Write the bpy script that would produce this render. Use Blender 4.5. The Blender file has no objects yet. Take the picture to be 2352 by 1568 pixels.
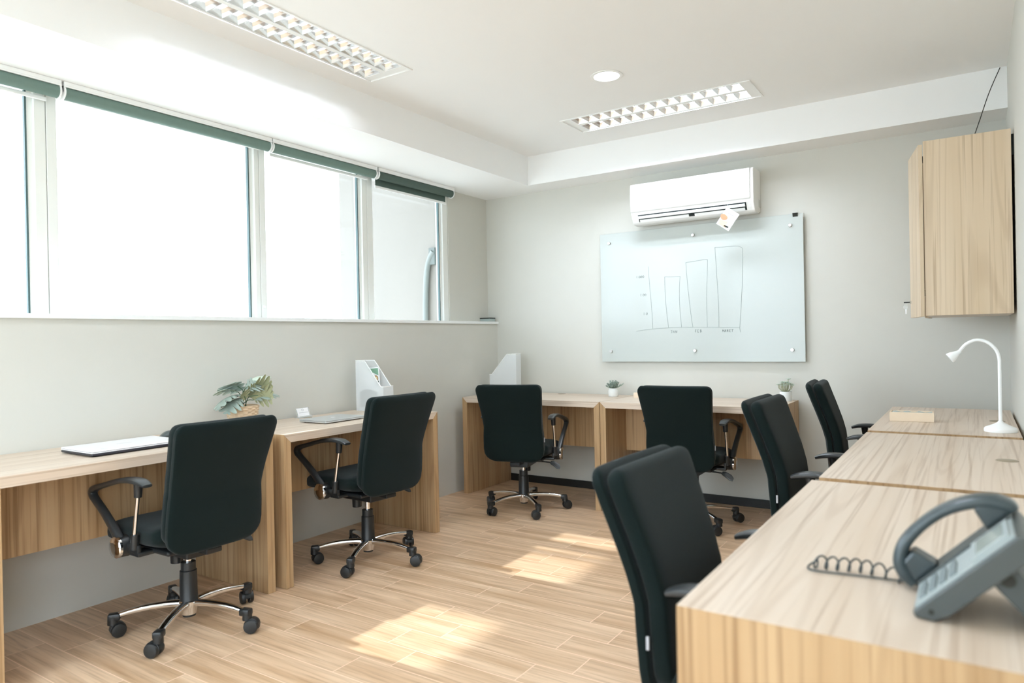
import bpy, bmesh, math, random
from mathutils import Vector, Matrix
PI = math.pi
R_ = math.radians
scene = bpy.context.scene
COL = scene.collection
rng = random.Random(7)

# ------------------------------------------------------------------ materials
def srgb(r, g, b):
    def c(v):
        v /= 255.0
        return v / 12.92 if v <= 0.04045 else ((v + 0.055) / 1.055) ** 2.4
    return (c(r), c(g), c(b), 1.0)

def new_mat(name):
    m = bpy.data.materials.new(name)
    m.use_nodes = True
    nt = m.node_tree
    return m, nt, nt.nodes["Principled BSDF"]

def plain(name, col, rough=0.5, metal=0.0, spec=0.5, coat=0.0, noise=0.0, nscale=40.0, bump=0.0, bscale=400.0, sheen=0.0):
    m, nt, b = new_mat(name)
    b.inputs["Base Color"].default_value = col
    b.inputs["Roughness"].default_value = rough
    b.inputs["Metallic"].default_value = metal
    b.inputs["Specular IOR Level"].default_value = spec
    b.inputs["Coat Weight"].default_value = coat
    if sheen:
        b.inputs["Sheen Weight"].default_value = sheen
        b.inputs["Sheen Roughness"].default_value = 0.4
    tc = nt.nodes.new("ShaderNodeTexCoord")
    if noise:
        n = nt.nodes.new("ShaderNodeTexNoise")
        n.inputs["Scale"].default_value = nscale
        n.inputs["Detail"].default_value = 4
        nt.links.new(tc.outputs["Object"], n.inputs["Vector"])
        mx = nt.nodes.new("ShaderNodeMix"); mx.data_type = "RGBA"
        mx.inputs["A"].default_value = tuple(x * (1 - noise) for x in col[:3]) + (1,)
        mx.inputs["B"].default_value = tuple(min(1, x * (1 + noise)) for x in col[:3]) + (1,)
        nt.links.new(n.outputs["Fac"], mx.inputs["Factor"])
        nt.links.new(mx.outputs["Result"], b.inputs["Base Color"])
    if bump:
        n2 = nt.nodes.new("ShaderNodeTexNoise")
        n2.inputs["Scale"].default_value = bscale
        n2.inputs["Detail"].default_value = 2
        nt.links.new(tc.outputs["Object"], n2.inputs["Vector"])
        bp = nt.nodes.new("ShaderNodeBump")
        bp.inputs["Strength"].default_value = bump
        bp.inputs["Distance"].default_value = 0.002
        nt.links.new(n2.outputs["Fac"], bp.inputs["Height"])
        nt.links.new(bp.outputs["Normal"], b.inputs["Normal"])
    return m

def emit(name, col, strength):
    m, nt, b = new_mat(name)
    b.inputs["Base Color"].default_value = (0.8, 0.8, 0.8, 1)
    b.inputs["Emission Color"].default_value = col
    b.inputs["Emission Strength"].default_value = strength
    return m

def wood(name, axis, light, mid, dark, rough=0.42, figure=0.22):
    """oak laminate, grain along the local axis"""
    m, nt, b = new_mat(name)
    L = nt.links.new
    N = nt.nodes.new
    tc = N("ShaderNodeTexCoord")
    oi = N("ShaderNodeObjectInfo")
    mul = N("ShaderNodeMath"); mul.operation = "MULTIPLY"; mul.inputs[1].default_value = 37.0
    L(oi.outputs["Random"], mul.inputs[0])
    add = N("ShaderNodeVectorMath"); add.operation = "ADD"
    L(tc.outputs["Object"], add.inputs[0]); L(mul.outputs[0], add.inputs[1])
    def stretched(lo, hi, detail, dist):
        mp = N("ShaderNodeMapping")
        s = [hi, hi, hi]; s["xyz".index(axis)] = lo
        mp.inputs["Scale"].default_value = s
        L(add.outputs[0], mp.inputs["Vector"])
        n = N("ShaderNodeTexNoise")
        n.inputs["Scale"].default_value = 1.0
        n.inputs["Detail"].default_value = detail
        n.inputs["Distortion"].default_value = dist
        L(mp.outputs["Vector"], n.inputs["Vector"])
        return n
    broad = stretched(0.45, 14.0, 3, 0.25)
    fine = stretched(1.3, 80.0, 5, 0.1)
    # cathedral figure: contour bands of a slow noise
    fig = stretched(0.28, 6.0, 0.8, 0.06)
    sn = N("ShaderNodeMath"); sn.operation = "MULTIPLY"; sn.inputs[1].default_value = 70.0
    L(fig.outputs["Fac"], sn.inputs[0])
    si = N("ShaderNodeMath"); si.operation = "SINE"; L(sn.outputs[0], si.inputs[0])
    pw = N("ShaderNodeMapRange"); pw.inputs["From Min"].default_value = 0.62; pw.inputs["From Max"].default_value = 1.0
    L(si.outputs[0], pw.inputs["Value"])
    r1 = N("ShaderNodeValToRGB")
    r1.color_ramp.elements[0].position = 0.30; r1.color_ramp.elements[0].color = mid
    r1.color_ramp.elements[1].position = 0.68; r1.color_ramp.elements[1].color = light
    L(broad.outputs["Fac"], r1.inputs["Fac"])
    fr = N("ShaderNodeMapRange"); fr.inputs["From Min"].default_value = 0.52; fr.inputs["From Max"].default_value = 0.68
    L(fine.outputs["Fac"], fr.inputs["Value"])
    mx = N("ShaderNodeMix"); mx.data_type = "RGBA"
    f1 = N("ShaderNodeMath"); f1.operation = "MULTIPLY"; f1.inputs[1].default_value = 0.62
    L(fr.outputs[0], f1.inputs[0])
    L(f1.outputs[0], mx.inputs["Factor"]); L(r1.outputs["Color"], mx.inputs["A"]); mx.inputs["B"].default_value = dark
    mx2 = N("ShaderNodeMix"); mx2.data_type = "RGBA"
    f2 = N("ShaderNodeMath"); f2.operation = "MULTIPLY"; f2.inputs[1].default_value = figure
    L(pw.outputs[0], f2.inputs[0])
    L(f2.outputs[0], mx2.inputs["Factor"]); L(mx.outputs["Result"], mx2.inputs["A"]); mx2.inputs["B"].default_value = dark
    L(mx2.outputs["Result"], b.inputs["Base Color"])
    b.inputs["Roughness"].default_value = rough
    b.inputs["Specular IOR Level"].default_value = 0.4
    return m

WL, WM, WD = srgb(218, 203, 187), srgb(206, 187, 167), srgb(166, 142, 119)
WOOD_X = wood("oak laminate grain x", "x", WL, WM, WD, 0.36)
WOOD_Z = wood("oak laminate grain z", "z", srgb(192, 162, 124), srgb(174, 141, 102), srgb(128, 95, 61), 0.42)  # same laminate as the tops, browned to carry shade in the colour
WOOD_C = wood("pale oak laminate grain z", "z", srgb(217, 198, 172), srgb(205, 183, 153), srgb(160, 134, 106), 0.42)

def floor_material():
    m, nt, b = new_mat("wood look floor tile")
    L = nt.links.new; N = nt.nodes.new
    tc = N("ShaderNodeTexCoord")
    mp = N("ShaderNodeMapping")
    # joints of the odd rows fall on x = 1.005 + 0.6 k, rows are 0.144 m wide
    mp.inputs["Location"].default_value = (6.0 - 0.405, 6.0 + 0.082, 0)
    L(tc.outputs["Object"], mp.inputs["Vector"])
    br = N("ShaderNodeTexBrick")
    br.offset = 0.25; br.offset_frequency = 2
    br.inputs["Scale"].default_value = 1.0
    br.inputs["Brick Width"].default_value = 0.6
    br.inputs["Row Height"].default_value = 0.144
    br.inputs["Mortar Size"].default_value = 0.0023
    br.inputs["Mortar Smooth"].default_value = 0.3
    br.inputs["Color1"].default_value = (0, 0, 0, 1)
    br.inputs["Color2"].default_value = (1, 1, 1, 1)
    br.inputs["Mortar"].default_value = (0.5, 0.5, 0.5, 1)
    L(mp.outputs["Vector"], br.inputs["Vector"])
    off = N("ShaderNodeVectorMath"); off.operation = "MULTIPLY_ADD"
    L(br.outputs["Color"], off.inputs[0])
    off.inputs[1].default_value = (7.0, 13.0, 5.0)
    L(tc.outputs["Object"], off.inputs[2])
    def noise(sx, sy, det, dist):
        q = N("ShaderNodeMapping"); q.inputs["Scale"].default_value = (sx, sy, 1)
        L(off.outputs[0], q.inputs["Vector"])
        n = N("ShaderNodeTexNoise"); n.inputs["Scale"].default_value = 1.0
        n.inputs["Detail"].default_value = det; n.inputs["Distortion"].default_value = dist
        L(q.outputs["Vector"], n.inputs["Vector"])
        return n
    n1 = noise(1.3, 20.0, 4, 0.4)
    n2 = noise(4.0, 85.0, 4, 0.2)
    r1 = N("ShaderNodeValToRGB")
    r1.color_ramp.elements[0].position = 0.28; r1.color_ramp.elements[0].color = srgb(188, 152, 116)
    r1.color_ramp.elements[1].position = 0.66; r1.color_ramp.elements[1].color = srgb(226, 196, 164)
    L(n1.outputs["Fac"], r1.inputs["Fac"])
    mr = N("ShaderNodeMapRange"); mr.inputs["From Min"].default_value = 0.48; mr.inputs["From Max"].default_value = 0.78
    mr.inputs["To Max"].default_value = 0.6
    L(n2.outputs["Fac"], mr.inputs["Value"])
    mx = N("ShaderNodeMix"); mx.data_type = "RGBA"
    L(mr.outputs[0], mx.inputs["Factor"]); L(r1.outputs["Color"], mx.inputs["A"]); mx.inputs["B"].default_value = srgb(150, 115, 84)
    mo = N("ShaderNodeMix"); mo.data_type = "RGBA"
    L(br.outputs["Fac"], mo.inputs["Factor"]); L(mx.outputs["Result"], mo.inputs["A"]); mo.inputs["B"].default_value = srgb(240, 208, 182)
    L(mo.outputs["Result"], b.inputs["Base Color"])
    b.inputs["Roughness"].default_value = 0.38
    b.inputs["Specular IOR Level"].default_value = 0.5
    bp = N("ShaderNodeBump"); bp.inputs["Strength"].default_value = 0.25; bp.inputs["Distance"].default_value = 0.001
    bp.invert = True
    L(br.outputs["Fac"], bp.inputs["Height"]); L(bp.outputs["Normal"], b.inputs["Normal"])
    return m

M = {}
M["wall"] = plain("beige wall paint", srgb(203, 202, 194), 0.7, noise=0.02, nscale=6, bump=0.06, bscale=250)
M["ceil"] = plain("white ceiling paint", srgb(242, 243, 243), 0.8, noise=0.01, nscale=3)
M["floor"] = floor_material()
M["base"] = plain("black baseboard", srgb(28, 28, 27), 0.5)
M["alu"] = plain("white coated aluminium", srgb(232, 234, 230), 0.4)
M["gasket"] = plain("dark window seal", srgb(70, 95, 95), 0.5)
M["sill"] = plain("white sill stone", srgb(235, 237, 236), 0.35, noise=0.02)
M["fabric"] = plain("black chair fabric", srgb(15, 26, 25), 0.9, spec=0.12, noise=0.12, nscale=700, bump=0.5, bscale=1400, sheen=0.10)
M["plastic"] = plain("black plastic", srgb(30, 32, 33), 0.38)
M["armplastic"] = plain("black arm plastic", srgb(46, 49, 50), 0.36)
M["chrome"] = plain("chrome", (0.82, 0.82, 0.83, 1), 0.09, metal=1.0)
M["steel"] = plain("brushed steel", (0.6, 0.59, 0.57, 1), 0.28, metal=1.0)
M["whiteplastic"] = plain("white plastic", srgb(240, 241, 240), 0.35)
M["lampwhite"] = plain("matt white lamp enamel", srgb(242, 243, 243), 0.4)
M["acgrey"] = plain("light grey plastic", srgb(214, 216, 212), 0.4)
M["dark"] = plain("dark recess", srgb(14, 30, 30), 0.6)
M["glassboard"] = plain("white back painted glass", srgb(190, 196, 192), 0.12, spec=0.22, coat=0.0)
M["marker"] = plain("faint grey marker ink", srgb(150, 160, 158), 0.6)
M["markerdark"] = plain("dark grey marker ink", srgb(92, 102, 100), 0.6)
M["rollfab"] = plain("grey green blind fabric", srgb(104, 126, 118), 0.75, noise=0.06, nscale=30)
M["rolldark"] = plain("dark green blind fabric", srgb(74, 92, 84), 0.7, noise=0.06, nscale=30)
M["silver"] = plain("silver aluminium", srgb(205, 208, 209), 0.32, metal=0.55)
M["laptopwhite"] = plain("white laptop lid", srgb(238, 238, 242), 0.25)
M["laptopdark"] = plain("dark laptop base", srgb(38, 38, 46), 0.4)
M["greymark"] = plain("grey print", srgb(175, 176, 180), 0.5)
M["mouse"] = plain("dark grey mouse plastic", srgb(70, 78, 78), 0.35)
M["paper"] = plain("white paper", srgb(244, 244, 246), 0.6)
M["green"] = plain("green print", srgb(130, 172, 146), 0.6)
M["darkgreen"] = plain("dark green print", srgb(62, 78, 62), 0.6)
M["gold"] = plain("brown gold print", srgb(176, 128, 74), 0.5)
M["cream"] = plain("cream print", srgb(240, 222, 180), 0.6)
M["orange"] = plain("orange print", srgb(244, 140, 105), 0.55)
M["peach"] = plain("peach print", srgb(244, 205, 168), 0.55)
M["blackprint"] = plain("black print", srgb(34, 36, 30), 0.55)
M["basket"] = plain("woven straw", srgb(212, 188, 158), 0.75, noise=0.16, nscale=60)
M["soil"] = plain("dark soil", srgb(70, 62, 50), 0.9)
M["leaf"] = plain("grey green leaf", srgb(146, 160, 150), 0.5, noise=0.18, nscale=25)
M["leafolive"] = plain("olive leaf underside", srgb(158, 161, 126), 0.55, noise=0.15, nscale=25)
M["leafpale"] = plain("pale green leaf", srgb(190, 203, 188), 0.55, noise=0.14, nscale=60)
M["leafsage"] = plain("sage leaf", srgb(150, 165, 154), 0.55, noise=0.2, nscale=60)
M["stem"] = plain("green stem", srgb(92, 118, 90), 0.55)
M["pot"] = plain("white cement pot", srgb(226, 228, 226), 0.65, noise=0.05, nscale=50)
M["blockwood"] = plain("pale pine", srgb(233, 214, 190), 0.55, noise=0.05, nscale=20)
M["phonegrey"] = plain("blue grey phone plastic", srgb(72, 78, 78), 0.4, noise=0.03)
M["phonelight"] = plain("silver grey phone face", srgb(158, 167, 167), 0.38)
M["handset"] = plain("dark grey handset plastic", srgb(58, 68, 71), 0.28)
M["phonekey"] = plain("mid grey phone keys", srgb(118, 128, 129), 0.45)
M["screen"] = plain("grey display glass", srgb(150, 158, 152), 0.15)
M["cord"] = plain("dark grey cord", srgb(52, 62, 66), 0.4)
M["greydish"] = plain("grey plastic", srgb(165, 178, 175), 0.4)
M["gromm"] = plain("taupe plastic cap", srgb(150, 138, 118), 0.5)
M["mirror"] = plain("mirror louvre aluminium", (0.86, 0.87, 0.88, 1), 0.16, metal=1.0)
M["extwall"] = plain("white exterior render", srgb(143, 139, 133), 0.85, noise=0.015, nscale=2)
M["extgrey"] = plain("grey bracket", srgb(104, 112, 109), 0.6)
M["extpipe"] = plain("pale grey conduit", srgb(130, 137, 135), 0.5)
M["concrete"] = plain("light concrete", srgb(200, 198, 192), 0.8)
M["ground"] = plain("grey paving", srgb(160, 160, 154), 0.9, noise=0.05, nscale=2)
M["tube"] = emit("fluorescent tube glow", (0.88, 0.96, 1.08, 1), 56.0)
M["tube2"] = emit("brighter fluorescent tube glow", (0.88, 0.96, 1.08, 1), 140.0)
M["tube3"] = emit("dimmer fluorescent tube glow", (0.88, 0.96, 1.08, 1), 90.0)  # serves only the added fill light over the camera side
M["down"] = emit("downlight diffuser glow", (0.97, 0.99, 1.0, 1), 10.0)

def glass_material():
    m = bpy.data.materials.new("clear window glass"); m.use_nodes = True
    nt = m.node_tree; nt.nodes.clear()
    o = nt.nodes.new("ShaderNodeOutputMaterial")
    t = nt.nodes.new("ShaderNodeBsdfTransparent"); t.inputs["Color"].default_value = (0.96, 0.98, 0.97, 1)
    g = nt.nodes.new("ShaderNodeBsdfGlossy"); g.inputs["Roughness"].default_value = 0.02
    mx = nt.nodes.new("ShaderNodeMixShader")
    mx.inputs[0].default_value = 0.03; nt.links.new(t.outputs[0], mx.inputs[1]); nt.links.new(g.outputs[0], mx.inputs[2])
    nt.links.new(mx.outputs[0], o.inputs["Surface"])
    return m
M["glass"] = glass_material()

def translucent(name, col, alpha):
    m, nt, b = new_mat(name)
    b.inputs["Base Color"].default_value = col
    b.inputs["Roughness"].default_value = 0.4
    b.inputs["Alpha"].default_value = alpha
    return m
M["filemesh"] = translucent("translucent white file plastic", srgb(236, 239, 240), 0.46)
M["acrylic"] = translucent("clear acrylic", srgb(225, 230, 230), 0.35)

# ------------------------------------------------------------------ mesh helpers
def finish(name, bm, mat, parent=None, smooth=False, loc=None, rot=None):
    bmesh.ops.recalc_face_normals(bm, faces=bm.faces)
    me = bpy.data.meshes.new(name)
    bm.to_mesh(me); bm.free()
    if smooth:
        for p in me.polygons: p.use_smooth = True
        try:
            me.set_sharp_from_angle(angle=R_(40))
        except Exception:
            pass
    me.materials.append(mat)
    o = bpy.data.objects.new(name, me)
    COL.objects.link(o)
    if parent is not None: o.parent = parent
    if loc is not None: o.location = loc
    if rot is not None: o.rotation_euler = rot
    return o

def thing(name, label, cat, loc=(0, 0, 0), rz=0.0, group=None):
    o = bpy.data.objects.new(name, None)
    o.empty_display_size = 0.1
    COL.objects.link(o)
    o.location = loc; o.rotation_euler = (0, 0, rz)
    return tag(o, label, cat, group)

def tag(o, label, cat, group=None):
    o["label"] = label; o["category"] = cat
    if group: o["group"] = group
    return o

def struct(o):
    o["kind"] = "structure"; return o

def box(bm, x0, x1, y0, y1, z0, z1, bevel=0.0, mtx=None):
    r = bmesh.ops.create_cube(bm, size=1.0)
    vs = r["verts"]
    for v in vs:
        v.co = Vector(((x0 + x1) / 2 + v.co.x * (x1 - x0), (y0 + y1) / 2 + v.co.y * (y1 - y0), (z0 + z1) / 2 + v.co.z * (z1 - z0)))
    if bevel:
        es = list({e for v in vs for e in v.link_edges})
        bv = bmesh.ops.bevel(bm, geom=es, offset=bevel, segments=2, affect="EDGES", profile=0.5)
        vs = [v for v in bv["verts"]] if bv.get("verts") else vs
    if mtx is not None:
        seen = set()
        for v in vs:
            for f in v.link_faces:
                for w in f.verts: seen.add(w)
        for v in seen | set(vs): v.co = mtx @ v.co
    return bm

def B(*a, **k):
    return box(bmesh.new(), *a, **k)

def prism(bm, pts, plane, a, b, bevel=0.0):
    """polygon in a plane ('xz','yz','xy') extruded along the third axis from a to b"""
    def mk(p, t):
        if plane == "xz": return (p[0], t, p[1])
        if plane == "yz": return (t, p[0], p[1])
        return (p[0], p[1], t)
    va = [bm.verts.new(mk(p, a)) for p in pts]
    vb = [bm.verts.new(mk(p, b)) for p in pts]
    n = len(pts)
    fs = [bm.faces.new(va), bm.faces.new(vb[::-1])]
    for i in range(n):
        fs.append(bm.faces.new((va[i], va[(i + 1) % n], vb[(i + 1) % n], vb[i])))
    if bevel:
        es = list({e for f in fs for e in f.edges})
        bmesh.ops.bevel(bm, geom=es, offset=bevel, segments=2, affect="EDGES", profile=0.5)
    return bm

def cyl(bm, p0, p1, r0, r1=None, seg=20, cap=True):
    p0 = Vector(p0); p1 = Vector(p1)
    if r1 is None: r1 = r0
    return tube(bm, [p0, p1], [r0, r1], seg, cap)

def tube(bm, pts, radii, seg=12, cap=True):
    pts = [Vector(p) for p in pts]
    if not isinstance(radii, (list, tuple)): radii = [radii] * len(pts)
    rings = []
    t0 = (pts[1] - pts[0]).normalized()
    up = Vector((0, 0, 1)) if abs(t0.z) < 0.9 else Vector((1, 0, 0))
    nrm = (up - t0 * up.dot(t0)).normalized()
    for i, p in enumerate(pts):
        if i == 0: t = t0
        elif i == len(pts) - 1: t = (pts[i] - pts[i - 1]).normalized()
        else: t = ((pts[i + 1] - pts[i]).normalized() + (pts[i] - pts[i - 1]).normalized()).normalized()
        nrm = (nrm - t * nrm.dot(t)).normalized()
        bn = t.cross(nrm)
        rings.append([bm.verts.new(p + (nrm * math.cos(2 * PI * k / seg) + bn * math.sin(2 * PI * k / seg)) * radii[i]) for k in range(seg)])
    for a, b in zip(rings, rings[1:]):
        for k in range(seg):
            bm.faces.new((a[k], a[(k + 1) % seg], b[(k + 1) % seg], b[k]))
    if cap:
        bm.faces.new(rings[0][::-1]); bm.faces.new(rings[-1])
    return bm

def lathe(bm, prof, seg=32, center=(0, 0, 0), disp=None):
    """profile of (r, z); r = 0 at an end closes it"""
    c = Vector(center); rings = []
    for (r, z) in prof:
        if r <= 1e-6:
            rings.append([bm.verts.new(c + Vector((0, 0, z)))])
        else:
            ring = []
            for k in range(seg):
                th = 2 * PI * k / seg
                rr = r + (disp(th, z) if disp else 0)
                ring.append(bm.verts.new(c + Vector((rr * math.cos(th), rr * math.sin(th), z))))
            rings.append(ring)
    for a, b in zip(rings, rings[1:]):
        for k in range(seg):
            k2 = (k + 1) % seg
            if len(a) == 1 and len(b) == 1: continue
            if len(a) == 1: bm.faces.new((a[0], b[k2], b[k]))
            elif len(b) == 1: bm.faces.new((a[k], a[k2], b[0]))
            else: bm.faces.new((a[k], a[k2], b[k2], b[k]))
    return bm

def sgnpow(v, p):
    return math.copysign(abs(v) ** p, v)

def loft(bm, rows, seg=28, n=3.0, curve=0.0, w0=0.2):
    """rows of (center, lateral axis, normal axis, half width, half thickness): superellipse rings, closed ends"""
    rings = []
    for (c, X, Nn, w, t) in rows:
        c = Vector(c); X = Vector(X); Nn = Vector(Nn); ring = []
        for k in range(seg):
            th = 2 * PI * k / seg
            x = w * sgnpow(math.cos(th), 2 / n); y = t * sgnpow(math.sin(th), 2 / n)
            ring.append(bm.verts.new(c + X * x + Nn * (y + curve * (x / w0) ** 2)))
        rings.append(ring)
    for a, b in zip(rings, rings[1:]):
        for k in range(seg):
            bm.faces.new((a[k], a[(k + 1) % seg], b[(k + 1) % seg], b[k]))
    bm.faces.new(rings[0][::-1]); bm.faces.new(rings[-1])
    return bm

def sweep(bm, pts, lat, widths, thicks, seg=16, n=3.2):
    """flat bar along pts, lateral axis fixed"""
    pts = [Vector(p) for p in pts]; lat = Vector(lat); rows = []
    for i, p in enumerate(pts):
        a = pts[max(0, i - 1)]; b = pts[min(len(pts) - 1, i + 1)]
        t = (b - a).normalized()
        rows.append((p, lat, t.cross(lat).normalized(), widths[i] / 2, thicks[i] / 2))
    return loft(bm, rows, seg, n)

def smooth_path(pts, k=6):
    """Catmull-Rom through the points (works on tuples of any length)"""
    out = []; n = len(pts)
    for i in range(n - 1):
        p0 = pts[max(0, i - 1)]; p1 = pts[i]; p2 = pts[i + 1]; p3 = pts[min(n - 1, i + 2)]
        for j in range(k):
            t = j / k
            out.append(tuple(0.5 * (2 * b + (c - a) * t + (2 * a - 5 * b + 4 * c - d) * t * t + (3 * b - a - 3 * c + d) * t ** 3)
                             for a, b, c, d in zip(p0, p1, p2, p3)))
    out.append(tuple(pts[-1]))
    return out

# ------------------------------------------------------------------ room numbers (metres)
W = 3.585          # wall on the cabinet side
XU = -0.092        # window wall above the sill
ZS = 2.400         # underside of beam and bulkhead
ZC = 2.626         # ceiling
XB = 0.502         # inner face of the bulkhead over the windows
YB = -0.258        # front face of the beam on the end wall
YF = -6.3          # wall behind the camera
H = 0.75           # desk height

struct(finish("floor", B(-0.4, W + 0.1, YF - 0.1, 0.1, -0.1, 0.0), M["floor"]))
struct(finish("wall_back", B(-0.4, W + 0.1, 0.0, 0.12, 0.0, 2.8), M["wall"]))
bm = bmesh.new()
GY0, GY1, GZ0, GZ1 = -6.20, -4.90, 0.08, 2.36       # opening added beside the viewer to let fill daylight in
box(bm, W, W + 0.12, GY1, 0.0, 0.0, 2.8); box(bm, W, W + 0.12, YF, GY0, 0.0, 2.8)
box(bm, W, W + 0.12, GY0, GY1, 0.0, GZ0); box(bm, W, W + 0.12, GY0, GY1, GZ1, 2.8)
struct(finish("wall_right", bm, M["wall"]))
bm = bmesh.new()
for a in ((-0.4, 0.15, 0.0, 2.8), (2.60, W + 0.1, 0.0, 2.8), (0.15, 2.60, 0.0, 0.25), (0.15, 2.60, 2.36, 2.8)):  # wall pieces around an opening added for fill daylight
    box(bm, a[0], a[1], YF - 0.12, YF, a[2], a[3])
struct(finish("wall_front", bm, M["wall"]))
bm = bmesh.new()
box(bm, -0.168, 0.0, YF, 0.0, 0.0, 1.324)
box(bm, -0.168, XU, -0.530, 0.0, 1.324, ZS)
box(bm, -0.168, XU, YF, -5.30, 1.324, ZS)
struct(finish("wall_left", bm, M["wall"]))
struct(finish("trim_1", B(-0.168, XB, YF, 0.0, ZS, 2.8), M["ceil"]))
struct(finish("trim_2", B(XB, W, YB, 0.0, ZS, 2.8), M["ceil"]))
struct(finish("trim_3", B(-0.20, 0.0157, YF, 0.0, 1.324, 1.3455, bevel=0.002), M["sill"]))
struct(finish("baseboard_back", B(0.0, W, -0.012, 0.0, 0.0, 0.058), M["base"]))

# ceiling with openings for the recessed lights
LIGHT_A = (0.656, 0.961, -3.357, -2.129)      # long side along y
LIGHT_B = (1.151, 2.379, -0.896, -0.574)      # long side along x
FILL_C = (2.25, 2.556, -4.15, -2.92)         # added unseen fill light over the camera side
FILL_D = (0.656, 0.961, -5.55, -4.32)  # added unseen fill light behind the viewer
holes = [LIGHT_A, LIGHT_B, FILL_C, FILL_D]
DOWN = (1.752, -1.432)
def hole(h, m=0.012): return (h[0] + m, h[1] - m, h[2] + m, h[3] - m)
hs = [hole(h) for h in holes] + [(DOWN[0] - .058, DOWN[0] + .058, DOWN[1] - .058, DOWN[1] + .058)]
xs = sorted({XB, W} | {v for h in hs for v in h[:2]}); ys = sorted({YF, YB} | {v for h in hs for v in h[2:]})
bm = bmesh.new(); grid = {}
def gv(i, j, z):
    if (i, j, z) not in grid: grid[(i, j, z)] = bm.verts.new((xs[i], ys[j], z))
    return grid[(i, j, z)]
for i in range(len(xs) - 1):
    for j in range(len(ys) - 1):
        cx, cy = (xs[i] + xs[i + 1]) / 2, (ys[j] + ys[j + 1]) / 2
        if any(h[0] < cx < h[1] and h[2] < cy < h[3] for h in hs): continue
        bm.faces.new((gv(i, j, ZC), gv(i, j + 1, ZC), gv(i + 1, j + 1, ZC), gv(i + 1, j, ZC)))
ext = bmesh.ops.extrude_face_region(bm, geom=list(bm.faces))
for g in ext["geom"]:
    if isinstance(g, bmesh.types.BMVert): g.co.z += 0.012
struct(finish("ceiling", bm, M["ceil"]))
# roof slab above the ceiling void keeps daylight out of it
struct(finish("roof", B(-0.4, W + 0.12, YF - 0.1, 0.12, 2.80, 2.95), M["concrete"]))

# ------------------------------------------------------------------ windows
def window(n, y0, y1, s0, s1):
    """bay y0..y1 with stile widths s0 (far from the end wall) and s1"""
    bm = bmesh.new()
    xa, xb = -0.165, -0.100
    box(bm, xa, xb, y0 + .0015, y0 + s0, 1.300, ZS, bevel=0.003)
    box(bm, xa, xb, y1 - s1, y1 - .0015, 1.300, ZS, bevel=0.003)
    box(bm, xa, xb, y0 + s0, y1 - s1, ZS - 0.05, ZS)
    box(bm, xa + .012, xb - .02, y1 - s1 - 0.022, y1 - s1, 1.346, ZS - .05)
    f = struct(finish("window_%d" % n, bm, M["alu"]))
    finish("pane", B(-0.142, -0.136, y0 + s0, y1 - s1 - 0.022, 1.3455, ZS - .05), M["glass"], f)
    finish("gasket", B(-0.134, -0.116, y1 - s1 - 0.030, y1 - s1 - 0.022, 1.346, ZS - .05), M["gasket"], f)
window(1, -5.300, -3.440, 0.05, 0.050)
window(2, -3.440, -2.303, 0.045, 0.034)
window(3, -2.303, -1.424, 0.042, 0.046)
window(4, -1.424, -0.530, 0.056, 0.065)
bm = bmesh.new()
lathe(bm, [(0, 0), (.009, 0), (.009, .006), (.006, .012), (0, .013)], 14)
bm = bmesh.new()      # glazing added behind the viewer for frontal fill light
for (a, b, c, d) in ((0.15, 0.20, 0.25, 2.36), (2.55, 2.60, 0.25, 2.36), (0.20, 2.55, 0.25, 0.30), (0.20, 2.55, 2.31, 2.36)):
    box(bm, a, b, YF - 0.09, YF - 0.02, c, d)
f5 = struct(finish("window_5", bm, M["alu"]))
finish("pane", B(0.20, 2.55, YF - 0.06, YF - 0.054, 0.30, 2.31), M["glass"], f5)
bm = bmesh.new()      # glazing added beside the viewer for sideways fill light
for (a, b, c, d) in ((GY0, GY0 + .05, GZ0, GZ1), (GY1 - .05, GY1, GZ0, GZ1), (GY0 + .05, GY1 - .05, GZ0, GZ0 + .05), (GY0 + .05, GY1 - .05, GZ1 - .05, GZ1)):
    box(bm, W + .02, W + .09, a, b, c, d)
f6 = struct(finish("window_6", bm, M["alu"]))
finish("pane", B(W + .05, W + .056, GY0 + .05, GY1 - .05, GZ0 + .05, GZ1 - .05), M["glass"], f6)
bm = bmesh.new()
lathe(bm, [(0, 0), (.009, 0), (.009, .006), (.006, .012), (0, .013)], 14)
bm = bmesh.new()      # wider glazing added behind the viewer, also for fill
for (a, b, c, d) in ((0.15, 0.20, 0.25, 2.36), (1.75, 1.80, 0.30, 2.31), (3.35, 3.40, 0.25, 2.36), (0.20, 3.35, 0.25, 0.30), (0.20, 3.35, 2.31, 2.36)):
    box(bm, a, b, YF - 0.09, YF - 0.02, c, d)
f5 = struct(finish("window_5", bm, M["alu"]))
finish("pane", B(0.20, 3.35, YF - 0.06, YF - 0.054, 0.30, 2.31), M["glass"], f5)
bm = bmesh.new()
lathe(bm, [(0, 0), (.009, 0), (.009, .006), (.006, .012), (0, .013)], 14)
lock = finish("window_latch", bm, M["whiteplastic"], bpy.data.objects["window_3"], True, (-0.0995, -2.285, 1.415), (0, R_(90), 0))

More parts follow.
